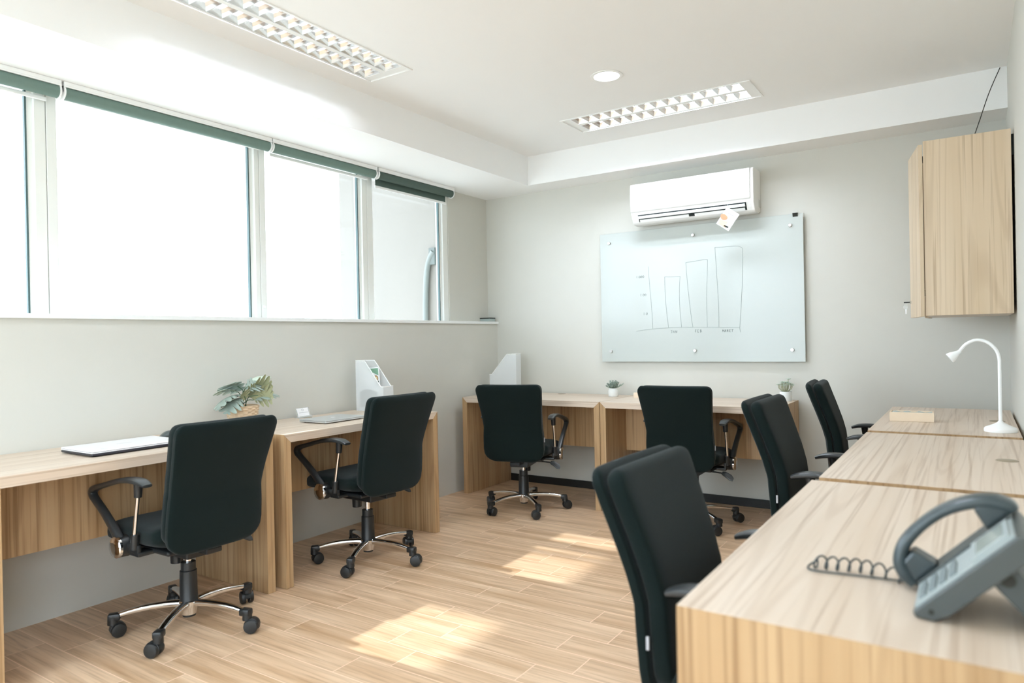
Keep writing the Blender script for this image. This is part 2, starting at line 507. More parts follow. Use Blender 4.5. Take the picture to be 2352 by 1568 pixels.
# roller blinds under the bulkhead
def blind(y0, y1, label, drop, fab):
    t = thing("roller_blind", label, "blind", (-0.035, (y0 + y1) / 2, ZS), 0, "roller blinds along the window")
    h = (y1 - y0) / 2; zc = -0.046; r = 0.030
    bm = bmesh.new(); box(bm, -0.028, 0.034, -h, h, -0.020, -0.0005, bevel=0.003); box(bm, 0.026, 0.034, -h, h, -0.026, -0.020)
    finish("headrail", bm, M["whiteplastic"], t)
    bm = bmesh.new(); tube(bm, [(0.002, -h + .008, zc), (0.002, h - .008, zc)], r, 28)
    finish("fabric_roll", bm, fab, t, True)
    for s in (-1, 1):
        bm = bmesh.new()
        tube(bm, [(0.002, s * (h - .007), zc), (0.002, s * h, zc)], r + .004, 24)
        box(bm, -0.02, 0.024, min(s * h, s * (h - .004)), max(s * h, s * (h - .004)), -0.046, -0.019)
        finish("end_bracket", bm, M["whiteplastic"], t, True)
    xb = -0.026
    if drop > 0.04:
        finish("hanging_fabric", B(xb - .001, xb + .001, -h + .02, h - .045, zc - drop, zc), fab, t)
    finish("bottom_bar", B(xb - .006, xb + .006, -h + .015, h - .04, zc - drop - .018, zc - drop, bevel=.003), M["whiteplastic"], t)
blind(-5.20, -3.412, "grey green roller blind at the cut-off end of the window row", 0.030, M["rollfab"])
blind(-3.402, -2.279, "longest roller blind, rolled up over the widest window pane", 0.008, M["rollfab"])
blind(-2.271, -1.412, "roller blind over the window pane behind the second desk", 0.028, M["rollfab"])
blind(-1.396, -0.556, "darkest roller blind, lowered slightly beside the room corner", 0.068, M["rolldark"])

# outside: side wall of the building with a conduit, and an added unseen slab whose openings shape the sun patches
struct(finish("exterior_wall", B(-1.80, -0.169, -0.1, 0.05, -1.0, 4.2), M["extwall"]))
pipe = thing("conduit", "pale curved conduit on the white wall outside the last window", "pipe", (-0.66, -0.13, 1.0))
bm = bmesh.new()
tube(bm, smooth_path([(-0.03, 0, -0.3), (-0.03, 0, 0.35), (-0.022, 0, 0.62), (-0.002, 0, 0.82), (0.03, 0, 0.92), (0.075, 0.0, 0.985)], 6), 0.026, 14)
finish("hose", bm, M["extpipe"], pipe, True)
finish("mounting_bracket", B(0.028, 0.098, -0.01, 0.028, 0.87, 1.02, bevel=.003), M["extgrey"], pipe)
bm = bmesh.new()
cx = [-2.9, -2.45, -1.50, -0.17]; cy = [-6.4, -3.04, -2.50, -2.04, -1.60, -1.535, -1.17, 0.1]
for i in range(3):
    for j in range(7):
        if i == 1 and j in (1, 3, 5): continue
        box(bm, cx[i], cx[i + 1], cy[j], cy[j + 1], 3.39, 3.49)
bmesh.ops.remove_doubles(bm, verts=bm.verts, dist=1e-4)
struct(finish("exterior_canopy", bm, M["concrete"]))

struct(finish("exterior_ground", B(-40, 40, -40, 40, -3.2, -3.1), M["ground"]))
# ------------------------------------------------------------------ recessed ceiling lights
def troffer(h, label, tube_mat, name="ceiling_light"):
    x0, x1, y0, y1 = h
    along_x = (x1 - x0) > (y1 - y0)
    L = max(x1 - x0, y1 - y0); D = min(x1 - x0, y1 - y0)
    t = thing(name, label, "ceiling light", ((x0 + x1) / 2, (y0 + y1) / 2, ZC), 0 if along_x else R_(90), "recessed louvre lights")
    a, d = L / 2, D / 2; rim = 0.012
    bm = bmesh.new()
    for (p, q, r, s) in ((-a, a, -d, -d + rim), (-a, a, d - rim, d), (-a, -a + rim, -d + rim, d - rim), (a - rim, a, -d + rim, d - rim)):
        box(bm, p, q, r, s, -0.005, 0.004)
    finish("rim", bm, M["whiteplastic"], t)
    ai, di = a - rim - .001, d - rim - .001
    bm = bmesh.new(); hh = 0.105
    box(bm, -ai, ai, -di, di, hh, hh + .004)
    for s in (-1, 1):
        box(bm, -ai, ai, s * di - .002, s * di + .002, 0.0, hh)
        box(bm, s * ai - .002, s * ai + .002, -di, di, 0.0, hh)
        box(bm, s * ai - (.052 if s > 0 else 0), s * ai + (.052 if s < 0 else 0), -di, di, 0.001, 0.003)   # plain end plates
    finish("housing", bm, M["whiteplastic"], t)
    ae = ai - 0.052; n = 14; cell = 2 * ae / n
    finish("spine", B(-ae, ae, -0.013, 0.013, 0.001, 0.006), M["whiteplastic"], t)
    for s in (-1, 1):
        r0, r1 = (0.013, di - .002) if s > 0 else (-di + .002, -0.013)
        bm = bmesh.new()
        # sloping side reflectors
        for (e, q) in ((r0, 1), (r1, -1)):
            prism(bm, [(e, 0.002), (e + q * .004, 0.002), (e + q * .016, 0.034), (e, 0.034)], "yz", -ae, ae)
        # cross blades, thin below and wide above
        for k in range(n + 1):
            xk = -ae + k * cell
            prism(bm, [(xk - .0012, .002), (xk + .0012, .002), (xk + .006, .018), (xk + .013, .034), (xk - .013, .034), (xk - .006, .018)], "xz", r0 + .004, r1 - .004)
        finish("louvre", bm, M["mirror"], t)
        bm = bmesh.new(); tube(bm, [(-ai + .03, (r0 + r1) / 2, .048), (ai - .03, (r0 + r1) / 2, .048)], 0.010, 12)
        finish("fluorescent_tube", bm, tube_mat, t, True)
    return t
troffer(LIGHT_A, "bright twin-row mirror louvre ceiling light beside the window bulkhead", M["tube"])
troffer(LIGHT_B, "mirror louvre ceiling light in front of the beam above the air conditioner", M["tube2"])
troffer(FILL_C, "mirror louvre ceiling light above the row with the desk phone", M["tube3"])
troffer(FILL_D, "mirror louvre ceiling light behind the viewer near the windows", M["tube"])

dl = thing("downlight", "round recessed downlight in the white ceiling", "ceiling light", (DOWN[0], DOWN[1], ZC))
bm = bmesh.new(); lathe(bm, [(.070, .006), (.070, -.004), (.076, -.006), (.088, -.003), (.088, .002), (.070, .006)], 40)
finish("rim", bm, M["whiteplastic"], dl, True)
bm = bmesh.new(); lathe(bm, [(0, -.003), (.060, -.003), (.069, -.001), (.069, .004), (0, .004)], 40)
finish("diffuser", bm, M["down"], dl, True)

# ------------------------------------------------------------------ desks
def desk(label, loc, rz, w, d, group):
    """local: front edge at y = 0, back at y = d, centred on x"""
    t = thing("desk", label, "desk", loc, rz, group)
    tk, tp = 0.041, 0.0425; h = w / 2
    bm = bmesh.new()
    prism(bm, [(-h, H), (-h + tp, H - tk), (h - tp, H - tk), (h, H)], "xz", 0, d, bevel=.0012)
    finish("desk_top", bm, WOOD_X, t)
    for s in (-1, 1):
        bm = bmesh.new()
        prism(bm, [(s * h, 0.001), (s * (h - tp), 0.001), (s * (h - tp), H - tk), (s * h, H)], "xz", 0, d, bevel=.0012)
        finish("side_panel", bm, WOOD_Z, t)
    finish("modesty_panel", B(-h + tp, h - tp, d - 0.265, d - 0.247, 0.378, H - tk), WOOD_Z, t)
    bm = bmesh.new(); lathe(bm, [(0, H + .0022), (.022, H + .0026), (.024, H + .0016), (.031, H + .0018), (.033, H + .0002), (0, H + .0002)], 28)
    finish("cable_cap", bm, M["gromm"], t, True, (0, d - 0.072, 0))
    return t
GL, GB, GR = "desks along the window wall", "desks along the end wall", "desks along the cabinet wall"
# window wall: fronts face +x (rz = 90 deg turns local -y to +x)
desk("oak desk under the window holding the white laptop", (0.593, (-3.945 - 2.776) / 2, 0), R_(90), 1.169, 0.590, GL)
desk("oak desk under the window holding the silver laptop and business card", (0.6143, (-2.729 - 1.5644) / 2, 0), R_(90), 1.165, 0.595, GL)
desk("oak desk on the end wall beside the corner with the empty magazine file", ((0.080 + 1.2605) / 2, -0.6146, 0), 0, 1.1805, 0.600, GB)
desk("oak desk on the end wall below the glass board with two small plants", ((1.2645 + 2.4332) / 2, -0.6146, 0), 0, 1.1687, 0.600, GB)
desk("oak desk holding the grey telephone, its end panel nearest the viewer", (2.998, (-3.8403 - 2.690) / 2, 0), R_(-90), 1.1503, 0.570, GR)
desk("oak desk with an empty top in the middle of the cabinet-wall row", (3.0095, (-2.640 - 1.500) / 2, 0), R_(-90), 1.140, 0.562, GR)
desk("oak desk in the far corner holding the white gooseneck lamp", (3.0065, (-1.434 - 0.262) / 2, 0), R_(-90), 1.172, 0.566, GR)

# ------------------------------------------------------------------ task chair (local: faces +x, left is +y)
def make_chair():
    t = thing("office_chair", "", "chair", (0, 0, 0), 0, "black task chairs")
    # backrest: rear shell and front cushion
    def back_rows(x_off, thick, grow, z0, z1):
        prof = [(0.370, -0.190), (0.45, -0.200), (0.53, -0.207), (0.60, -0.213), (0.66, -0.229), (0.74, -0.257), (0.82, -0.287), (0.89, -0.312)]
        wid = [(0.36, .198), (0.40, .208), (0.45, .213), (0.53, .211), (0.61, .205), (0.70, .211), (0.80, .222), (0.90, .233)]
        def lerp(tab, z):
            for (a, b), (c, e) in zip(tab, tab[1:]):
                if z <= c or c == tab[-1][0]: return b + (e - b) * (z - a) / (c - a)
        rows = []; rt = 0.045; rb = 0.070
        zz = [z0 + (z1 - z0) * k / 30 for k in range(31)]
        zz = sorted(set([z0 + rb * (1 - math.cos(k * PI / 16)) for k in range(8)] + [z1 - rt * (1 - math.cos(k * PI / 16)) for k in range(8)] + [z for z in zz if z0 + rb < z < z1 - rt]))
        for z in zz:
            w = lerp(wid, z) + grow; th = thick
            if z > z1 - rt:
                q = (z - (z1 - rt)) / rt; w -= rt * 0.9 * (1 - math.sqrt(max(0, 1 - q * q))); 
            if z < z0 + rb:
                q = ((z0 + rb) - z) / rb; w -= rb * 1.25 * (1 - math.sqrt(max(0, 1 - q * q)))
            e = min(z1 - z, z - z0)
            if e < 0.022: th *= math.sqrt(max(0.02, 1 - ((0.022 - e) / 0.022) ** 2))
            x = lerp(prof, z); dx = (lerp(prof, min(.89, z + .01)) - lerp(prof, max(.37, z - .01))) / 0.02
            nrm = Vector((1, 0, -dx)).normalized()
            rows.append((Vector((x, 0, z)) + nrm * x_off, (0, 1, 0), nrm, w, th))
        return rows
    bm = bmesh.new(); loft(bm, back_rows(-0.013, 0.019, 0.0, 0.368, 0.893), 36, 5.0, 0.010, 0.21)
    finish("backrest", bm, M["fabric"], t, True)
    bm = bmesh.new(); loft(bm, back_rows(0.028, 0.029, -0.008, 0.385, 0.880), 36, 5.0, 0.008, 0.21)
    bc = finish("back_cushion", bm, M["fabric"], t, True)
    finish("side_tag", B(-0.196, -0.189, -0.2145, -0.2095, 0.505, 0.535, bevel=.001), M["greymark"], t)
    # seat
    rows = []
    for k in range(21):
        u = k / 20; x = -0.150 + 0.435 * u
        e = min(u, 1 - u); f = math.sqrt(max(0.04, 1 - max(0, (0.10 - e) / 0.10) ** 2))
        w = 0.216 - 0.030 * (1 - f) - (0.016 * max(0, u - .6) / .4)
        zc = 0.424 - 0.026 * max(0, (u - .70) / .30) ** 2 + 0.008 * max(0, (0.25 - u) / .25)
        rows.append(((x, 0, zc), (0, 1, 0), (0, 0, 1), w, 0.048 * f))
    bm = bmesh.new(); loft(bm, rows, 36, 3.6, 0.010, 0.23)
    finish("seat", bm, M["fabric"], t, True)
    bm = bmesh.new(); box(bm, -0.15, 0.20, -0.175, 0.175, 0.362, 0.382, bevel=.008)
    finish("seat_shell", bm, M["plastic"], t)
    bm = bmesh.new(); box(bm, -0.10, 0.13, -0.065, 0.065, 0.312, 0.364, bevel=.006); box(bm, -0.19, -0.09, -0.035, 0.035, 0.340, 0.362, bevel=.004)
    finish("tilt_mechanism", bm, M["plastic"], t)
    bm = bmesh.new(); cyl(bm, (0.085, 0.0, 0.314), (0.085, 0.0, 0.258), .027, .025)
    finish("tension_knob", bm, M["plastic"], t, True)
    # height lever on the right-hand side
    bm = bmesh.new(); tube(bm, [(-0.02, -0.06, .345), (-0.03, -0.16, .346), (-0.04, -0.22, .343)], .0045, 8)
    lv = finish("lever", bm, M["plastic"], t, True)
    bm = bmesh.new(); sweep(bm, [(-0.040, -0.210, .344), (-0.043, -0.228, .340), (-0.049, -0.262, .322), (-0.052, -0.278, .312)], (0.60, -0.15, 0.78), [.022, .034, .040, .022], [.010, .013, .012, .008])
    finish("paddle", bm, M["armplastic"], lv, True)
    # gas lift
    bm = bmesh.new(); lathe(bm, [(0, .105), (.039, .105), (.039, .112), (.036, .120), (.034, .240), (.0295, .243), (.0295, .276), (0, .276)], 28)
    g = finish("gas_lift", bm, M["plastic"], t, True)
    bm = bmesh.new(); cyl(bm, (0, 0, .262), (0, 0, .325), .014)
    finish("piston", bm, M["chrome"], g, True)
    bm = bmesh.new(); lathe(bm, [(0, .056), (.029, .056), (.032, .064), (.036, .088), (.042, .094), (.043, .113), (.039, .117), (0, .117)], 28)
    bh = finish("base_hub", bm, M["chrome"], t, True)
    bm = bmesh.new(); cyl(bm, (0, 0, .047), (0, 0, .058), .026, .027, 24); finish("hub_foot", bm, M["plastic"], bh, True)
    # arms
    for s in (1, -1):
        y = s * 0.240
        path = [(0.050, .392), (0.085, .425), (0.132, .470), (0.195, .520), (0.252, .558), (0.276, .580), (0.272, .599), (0.240, .613), (0.180, .628), (0.110, .646), (0.040, .660), (-0.035, .667), (-0.092, .664), (-0.132, .653)]
        wd = [.032, .032, .031, .030, .031, .034, .037, .037, .037, .039, .044, .051, .052, .038]
        tk = [.040, .038, .034, .030, .028, .030, .030, .025, .022, .021, .022, .023, .022, .013]
        dense = smooth_path([(a, y + s * 0.006 * (1 - abs(i - 5) / 8), b, w, k) for i, ((a, b), w, k) in enumerate(zip(path, wd, tk))], 4)
        bm = bmesh.new()
        sweep(bm, [p[:3] for p in dense], (0, 1, 0), [p[3] for p in dense], [p[4] for p in dense], 16, 3.0)
        ar = finish("armrest", bm, M["armplastic"], t, True)
        bm = bmesh.new()
        cyl(bm, (-0.026, y - s * .004, .450), (-0.019, y - s * .004, .392), .0145, .016)  # socket
        box(bm, -0.040, 0.085, min(y - s * .004, y - s * .022), max(y - s * .004, y - s * .022), .372, .408, bevel=.006)
        box(bm, -0.045, 0.025, min(s * .10, s * .235), max(s * .10, s * .235), .360, .378, bevel=.006)
        cyl(bm, (0.075, y - s * .022, .390), (0.075, y + s * .012, .390), .044, .041, 28)
        finish("arm_bracket", bm, M["plastic"], ar, True)
        bm = bmesh.new(); cyl(bm, (-0.067, y, .660), (-0.061, y, .603), .0175, .0145)
        finish("rod_collar", bm, M["plastic"], ar, True)
        bm = bmesh.new(); cyl(bm, (-0.062, y, .612), (-0.025, y - s * .002, .446), .0078)
        finish("arm_rod", bm, M["chrome"], ar, True)
        bm = bmesh.new()
        tube(bm, [(0.075, y + s * .012, .390), (0.075, y + s * .022, .390), (0.075, y + s * .028, .390), (0.075, y + s * .031, .390)], [.0425, .0425, .037, .018], 28)
        finish("hub_cap", bm, M["chrome"], ar, True)
    # five star legs and casters, all modelled along +x and turned about the column
    for k in range(5):
        a = 2 * PI * k / 5
        pts = smooth_path([(0.026, 0, .103), (0.08, 0, .107), (0.15, 0, .106), (0.22, 0, .098), (0.282, 0, .085)], 4)
        n = len(pts)
        bm = bmesh.new(); sweep(bm, pts, (0, 1, 0), [.038 - .012 * i / (n - 1) for i in range(n)], [.030 - .010 * i / (n - 1) for i in range(n)], 16, 2.5)
        finish("leg", bm, M["chrome"], t, True, None, (0, 0, a))
        bm = bmesh.new()
        box(bm, 0.256, 0.303, -.018, .018, .070, .099, bevel=.007)
        cyl(bm, (.286, 0, .084), (.286, 0, .054), .019, .020)
        c = finish("caster", bm, M["plastic"], t, True, None, (0, 0, a))
    return t

def caster_wheels(c, swivel):
    """hood and twin wheels hung on the caster's pin at (0.286, 0)"""
    ca, sa = math.cos(swivel), math.sin(swivel)
    def P(u, v, z): return (0.286 + 1.12 * (ca * u - sa * v), 1.12 * (sa * u + ca * v), 1.12 * z)
    bm = bmesh.new()
    # hood: half barrel over the wheels
    pts = []
    for k in range(9):
        th = R_(-20 + 25 * k)
        pts.append(P(-0.016 - .0262 * math.cos(th), 0, .0262 + .0270 * math.sin(th)))
    lat = Vector((-sa, ca, 0)); 
    sweep(bm, pts, lat, [.030] * 9, [.0045] * 9, 10, 4)
    cyl(bm, P(-.004, 0, .056), P(-.012, 0, .042), .014, .011, 12)
    out = [finish("hood", bm, M["plastic"], c, True)]
    for s in (-1, 1):
        bm = bmesh.new()
        tube(bm, [P(-.016, s * .006, .0265), P(-.016, s * .008, .0265), P(-.016, s * .020, .0265), P(-.016, s * .0235, .0265), P(-.016, s * .025, .0265)], [.025, .0288, .0288, .0265, .019], 24)
        out.append(finish("wheel", bm, M["plastic"], c, True))
    return out

proto = make_chair()
proto_children = list(proto.children)
for ch in proto_children:
    if ch.name.split(".")[0] == "caster":
        caster_wheels(ch, R_([200, 250, 140, 20, 80][int(round(ch.rotation_euler.z / (2 * PI / 5))) % 5]))

def copy_chair():
    r = proto.copy(); COL.objects.link(r)
    for ch in proto_children:
        c = ch.copy(); COL.objects.link(c); c.parent = r
        for g in ch.children:
            d = g.copy(); COL.objects.link(d); d.parent = c
    return r

chairs = [
    ("black task chair nearest the viewer at the white laptop's desk", 0.612, -3.232, 180, 18),
    ("black task chair at the silver laptop's desk, one arm showing", 0.624, -2.19, 177, 9),
    ("black task chair in front of the empty magazine file on the end wall", 0.770, -0.828, 105, 34),
    ("black task chair in front of the desk below the glass board", 1.90, -0.625, 92, 35),
    ("black task chair pushed in at the desk with the telephone", 3.003, -3.300, -1, 10),
    ("black task chair pushed in at the empty middle desk by the cabinet wall", 2.964, -1.93, 0, 30),
    ("black task chair pushed in at the corner desk with the gooseneck lamp", 2.978, -0.80, 5, 50),
]
for i, (lab, x, y, hd, ba) in enumerate(chairs):
    c = proto if i == 0 else copy_chair()
    c.location = (x, y, 0); c.rotation_euler = (0, 0, R_(hd)); c["label"] = lab
    k = 0; m = 0; lift = 0.022 if i == 1 else 0.0
    for ch in c.children:
        n = ch.name.split(".")[0]
        if n == "leg": ch.rotation_euler = (0, 0, R_(ba - hd + 72 * k)); k += 1
        elif n in ("backrest", "back_cushion", "side_tag"): ch.location.z = 0.036 if i in (5, 6) else lift
        elif n not in ("gas_lift", "base_hub", "caster"): ch.location.z = lift
        if n == "caster": ch.rotation_euler = (0, 0, R_(ba - hd + 72 * m)); m += 1

# ------------------------------------------------------------------ glass board with its chart
bd = thing("glass_board", "white glass writing board with a hand drawn bar chart on the wall", "whiteboard", (1.745, 0, 1.495))
bx, bz = 0.7403, 0.4912
finish("glass_panel", B(-bx, bx, -0.030, -0.023, -bz, bz, bevel=.0015), M["glassboard"], bd)
for px in (-0.662, -0.003, 0.659):
    for pz in (0.418, -0.411):
        bm = bmesh.new()
        tube(bm, [(px, 0, pz), (px, -0.0305, pz), (px, -0.031, pz), (px, -0.040, pz), (px, -0.042, pz)], [.008, .008, .0125, .0125, .0105], 20)
        finish("standoff_mount", bm, M["steel"], bd, True)
def strokes(name, lines, mat, r):
    bm = bmesh.new()
    for ln in lines:
        pts = smooth_path([(x - 1.745, -0.0305, z - 1.495) for (x, z) in ln], 4) if len(ln) > 2 else [(x - 1.745, -0.0305, z - 1.495) for (x, z) in ln]
        tube(bm, pts, r, 6)
    return finish(name, bm, mat, bd)
strokes("bar_chart", [
    [(1.397, 1.713), (1.406, 1.56), (1.418, 1.40), (1.424, 1.251)],
    [(1.292, 1.234), (1.40, 1.246), (1.60, 1.255), (1.75, 1.252), (1.92, 1.247), (2.059, 1.243)], [(2.059, 1.243), (2.066, 1.210)],
    [(1.547, 1.253), (1.535, 1.36), (1.525, 1.50), (1.524, 1.628)], [(1.524, 1.628), (1.58, 1.624), (1.642, 1.624)], [(1.642, 1.624), (1.634, 1.55), (1.633, 1.42), (1.645, 1.252)],
    [(1.729, 1.252), (1.712, 1.38), (1.694, 1.58), (1.685, 1.721)], [(1.685, 1.721), (1.75, 1.725), (1.815, 1.732), (1.838, 1.728), (1.844, 1.712), (1.836, 1.55), (1.832, 1.40), (1.834, 1.252)],
    [(1.916, 1.250), (1.916, 1.42), (1.906, 1.65), (1.898, 1.811)], [(1.898, 1.811), (1.97, 1.808), (2.045, 1.808), (2.080, 1.795), (2.091, 1.765), (2.086, 1.60), (2.075, 1.42), (2.061, 1.243)],
], M["marker"], 0.0013)
def glyph(x, z, s, segs):
    return [[(x + a * s, z + b * s) for a, b in g] for g in segs]
ONE = [[(.1, 0), (.15, 1)]]
ZERO = [[(.5, .9), (.15, .6), (.2, .1), (.6, .1), (.75, .6), (.5, .9)]]
J = [[(0, 1), (.7, 1)], [(.5, 1), (.45, .2), (.1, .1)]]
A = [[(0, 0), (.35, 1), (.6, 0)], [(.1, .45), (.55, .4)]]
Nn = [[(0, 0), (.1, 1)], [(.1, 1), (.55, 0)], [(.55, 0), (.7, 1)]]
Fg = [[(.2, 0), (.2, 1)], [(.2, 1), (.7, 1)], [(0, .5), (.6, .5)]]
Eg = [[(.1, 0), (.1, 1)], [(.1, 1), (.6, 1)], [(.1, .5), (.5, .5)], [(.1, 0), (.6, 0)]]
Bg = [[(.1, 0), (.1, 1)], [(.1, 1), (.6, .8), (.1, .52)], [(.1, .52), (.7, .25), (.1, 0)]]
Mg = [[(0, 0), (.1, 1)], [(.1, 1), (.4, .3)], [(.4, .3), (.7, 1)], [(.7, 1), (.8, 0)]]
Rg = [[(.1, 0), (.1, 1)], [(.1, 1), (.6, .75), (.1, .5)], [(.2, .5), (.65, 0)]]
Tg = [[(.3, 0), (.35, 1)], [(0, 1), (.8, .95)]]
ln = []
def word(x, z, s, gl, st):
    for i, g in enumerate(gl): ln.extend(glyph(x + i * st, z, s, g))
word(1.303, 1.632, .018, [ONE, ZERO, ZERO, ZERO], .0155); word(1.333, 1.495, .018, [ONE, ZERO, ZERO], .015); word(1.354, 1.353, .019, [ONE, ZERO], .017)
word(1.562, 1.214, .018, [J, A, Nn], .018); word(1.742, 1.215, .019, [Fg, Eg, Bg], .019); word(1.940, 1.213, .017, [Mg, A, Rg, Eg, Tg], .016)
strokes("handwriting", ln, M["markerdark"], 0.0010)

clip = thing("binder_clip", "black binder clip on the top edge of the glass board", "clip", (2.437, -0.0265, 1.9862))
bm = bmesh.new(); prism(bm, [(-.014, .004), (.014, .004), (.0045, -.020), (.004, -.020), (.004, -.001), (-.004, -.001), (-.004, -.020), (-.0045, -.020)], "yz", -.016, .016)
finish("clip_body", bm, M["blackprint"], clip)
for s in (-1, 1):
    bm = bmesh.new(); tube(bm, [(-.009, s * .010, .004), (-.006, s * .014, .020), (0, s * .015, .028), (.006, s * .014, .020), (.009, s * .010, .004)], .0009, 6)
    finish("wire_handle", bm, M["steel"], clip, True)

# ------------------------------------------------------------------ air conditioner
ac = thing("air_conditioner", "white wall air conditioner above the glass board", "air conditioner", (1.7725, 0, 2.0))
hx = 0.4365
bm = bmesh.new()
prof = [(-.0005, .306), (-.150, .306), (-.178, .300), (-.186, .285), (-.190, .20), (-.188, .098), (-.186, .079), (-.150, .022), (-.138, .014), (-.120, .010), (-.060, .010), (-.0005, .030)]
prism(bm, prof, "yz", -hx, hx, bevel=.004)
finish("casing", bm, M["whiteplastic"], ac)
bm = bmesh.new()
prism(bm, [(-.183, .300), (-.196, .297), (-.2015, .285), (-.205, .20), (-.202, .105), (-.196, .096), (-.183, .096)], "yz", -hx + .003, hx - .020, bevel=.003)
finish("front_panel", bm, M["whiteplastic"], ac)
# outlet slot along the sloping underside, with the flap standing in it
def on_slope(u, off):   # u 0..1 from upper to lower edge of the slot, off outward
    a = Vector((-.184, .0755)); b = Vector((-.153, .0265)); p = a.lerp(b, u)
    nrm = Vector((-(b - a).y, (b - a).x)).normalized() * -1
    return (p.x + nrm.x * off, p.y + nrm.y * off)
def slab(u0, u1, o0, o1, xa, xb, name, mat, par):
    bm = bmesh.new()
    prism(bm, [on_slope(u0, o0), on_slope(u1, o0), on_slope(u1, o1), on_slope(u0, o1)], "yz", xa, xb)
    return finish(name, bm, mat, par)
SGN = -1 if on_slope(0.5, .01)[1] > on_slope(0.5, 0)[1] else 1
slab(0.02, 0.98, -.004 * SGN, .0012 * SGN, -hx + .052, hx - .050, "air_outlet", M["dark"], ac)
slab(0.17, 0.50, .0012 * SGN, .007 * SGN, -hx + .050, hx - .058, "flap", M["whiteplastic"], ac)
slab(0.66, 1.00, .0012 * SGN, .005 * SGN, -hx + .060, -0.012, "lower_vane", M["whiteplastic"], ac)
slab(0.66, 1.00, .0012 * SGN, .005 * SGN, 0.030, hx - .062, "lower_vane", M["whiteplastic"], ac)
for u in (0.22, 0.60):
    slab(u - .06, u + .06, .001 * SGN, .003 * SGN, hx - .034, hx - .022, "indicator_light", M["paper"], ac)
finish("service_cap", B(hx - .0005, hx + .002, -.060, -.002, .055, .105, bevel=.002), M["acgrey"], ac)
bm = bmesh.new(); tube(bm, [(-.066, -.2033, .128), (-.066, -.2040, .128)], .006, 18)
lg = finish("logo", bm, M["greymark"], ac)
fc = bpy.data.curves.new("logo", "FONT"); fc.body = "LG"; fc.size = .013; fc.extrude = .0004; fc.align_x = "LEFT"; fc.align_y = "CENTER"
ft = bpy.data.objects.new("tmp", fc); COL.objects.link(ft); bpy.context.view_layer.update()
fm = bpy.data.meshes.new_from_object(ft.evaluated_get(bpy.context.evaluated_depsgraph_get()))
bpy.data.objects.remove(ft); bpy.data.curves.remove(fc)
fm.name = "logo_lettering"; fm.materials.clear(); fm.materials.append(M["greymark"])
fo = bpy.data.objects.new("logo_lettering", fm); COL.objects.link(fo); fo.parent = ac
fo.location = (-.057, -.2038, .128); fo.rotation_euler = (R_(90), 0, 0)

pk = thing("sachet", "small printed sachet dangling crookedly below the air conditioner", "packet", (2.042, -0.212, 2.051), 0)
pk.rotation_euler = (0, R_(36), 0)
w, h = 0.101, 0.128
bm = bmesh.new(); rows = []
for k in range(13):
    u = k / 12; e = min(u, 1 - u); rows.append(((w / 2, 0, -h * u), (1, 0, 0), (0, 1, 0), w / 2, .0008 + .0045 * math.sin(PI * u)))
loft(bm, rows, 24, 2.2)
finish("pouch", bm, M["paper"], pk, True)
def print_patch(name, pts, mat, y=-0.0066):
    bm = bmesh.new(); prism(bm, pts, "xz", y, y + .003); return finish(name, bm, mat, pk)
print_patch("drop_print", [(w * .22 + .026 * math.cos(a) * (1 + .15 * math.sin(a)), -.066 + .019 * math.sin(a)) for a in [2 * PI * k / 18 for k in range(18)]], M["orange"])
print_patch("lower_print", [(.006, -.092), (.060, -.080), (.070, -.120), (.010, -.121)], M["peach"], -.0060)
print_patch("seal_print", [(.030, -.026), (.078, -.026), (.078, -.031), (.030, -.031)], M["greymark"], -.0050)
print_patch("weight_print", [(.054, -.107), (.086, -.103), (.086, -.113), (.054, -.117)], M["blackprint"], -.0066)
bm = bmesh.new(); tube(bm, [(0.002, 0.0, -.002), (-0.010, 0.012, .016)], .0006, 6)
finish("hanging_string", bm, M["paper"], pk)

# ------------------------------------------------------------------ wall cabinet on the right-hand wall
cb = thing("wall_cabinet", "oak wall cabinet with one door standing ajar", "cabinet", (0, 0, 1.268))
x0, x1, y0, y1, hh = 3.2125, 3.5735, -0.866, -0.160, 0.874
for a in ((x0, x1, y0, y0 + .018, 0, hh), (x0, x1, y1 - .018, y1, 0, hh)):
    finish("side_panel", B(*a, bevel=.0008), WOOD_C, cb)
bm = bmesh.new()
for a in ((x0, x1, y0 + .018, y1 - .018, 0, .018), (x0, x1, y0 + .018, y1 - .018, hh - .018, hh), (x0 + .02, x1, y0 + .018, y1 - .018, .42, .436), (x1 - .008, x1, y0 + .018, y1 - .018, .018, hh - .018)): box(bm, *a)
finish("carcass", bm, WOOD_X, cb)
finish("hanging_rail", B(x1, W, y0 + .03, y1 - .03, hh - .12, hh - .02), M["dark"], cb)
d = finish("door", B(-.018, 0, 0, .348, -.004, hh - .016, bevel=.0008), WOOD_C, cb, False, (x0 - .003, y0 - .002, 0), (0, 0, R_(11)))
bm = bmesh.new(); tube(bm, [(-.018, .325, .082), (-.024, .325, .082)], .008, 16)
lk = finish("lock", bm, M["steel"], d, True)
finish("door", B(x0 - .021, x0 - .003, y0 + .355, y1, -.004, hh - .016, bevel=.0008), WOOD_C, cb)
for z in (hh - .10, .10):
    finish("hinge", B(x0 - .004, x0 + .02, y0 + .019, y0 + .05, z, z + .03), M["blackprint"], cb)
ky = thing("key", "key with black head in the cabinet door lock, clear spare hanging below", "key", (3.128, -0.545, 1.350))
bm = bmesh.new(); box(bm, -.034, -.006, -.009, .009, -.0035, .0035, bevel=.002); box(bm, -.008, .002, -.002, .002, -.001, .001)
finish("key_head", bm, M["blackprint"], ky)
bm = bmesh.new(); lathe(bm, [(0, -.003), (.012, -.003), (.012, .003), (0, .003)], 20)
finish("spare_key", bm, M["acrylic"], ky, True, (-.026, 0, -.026), (R_(90), 0, 0))
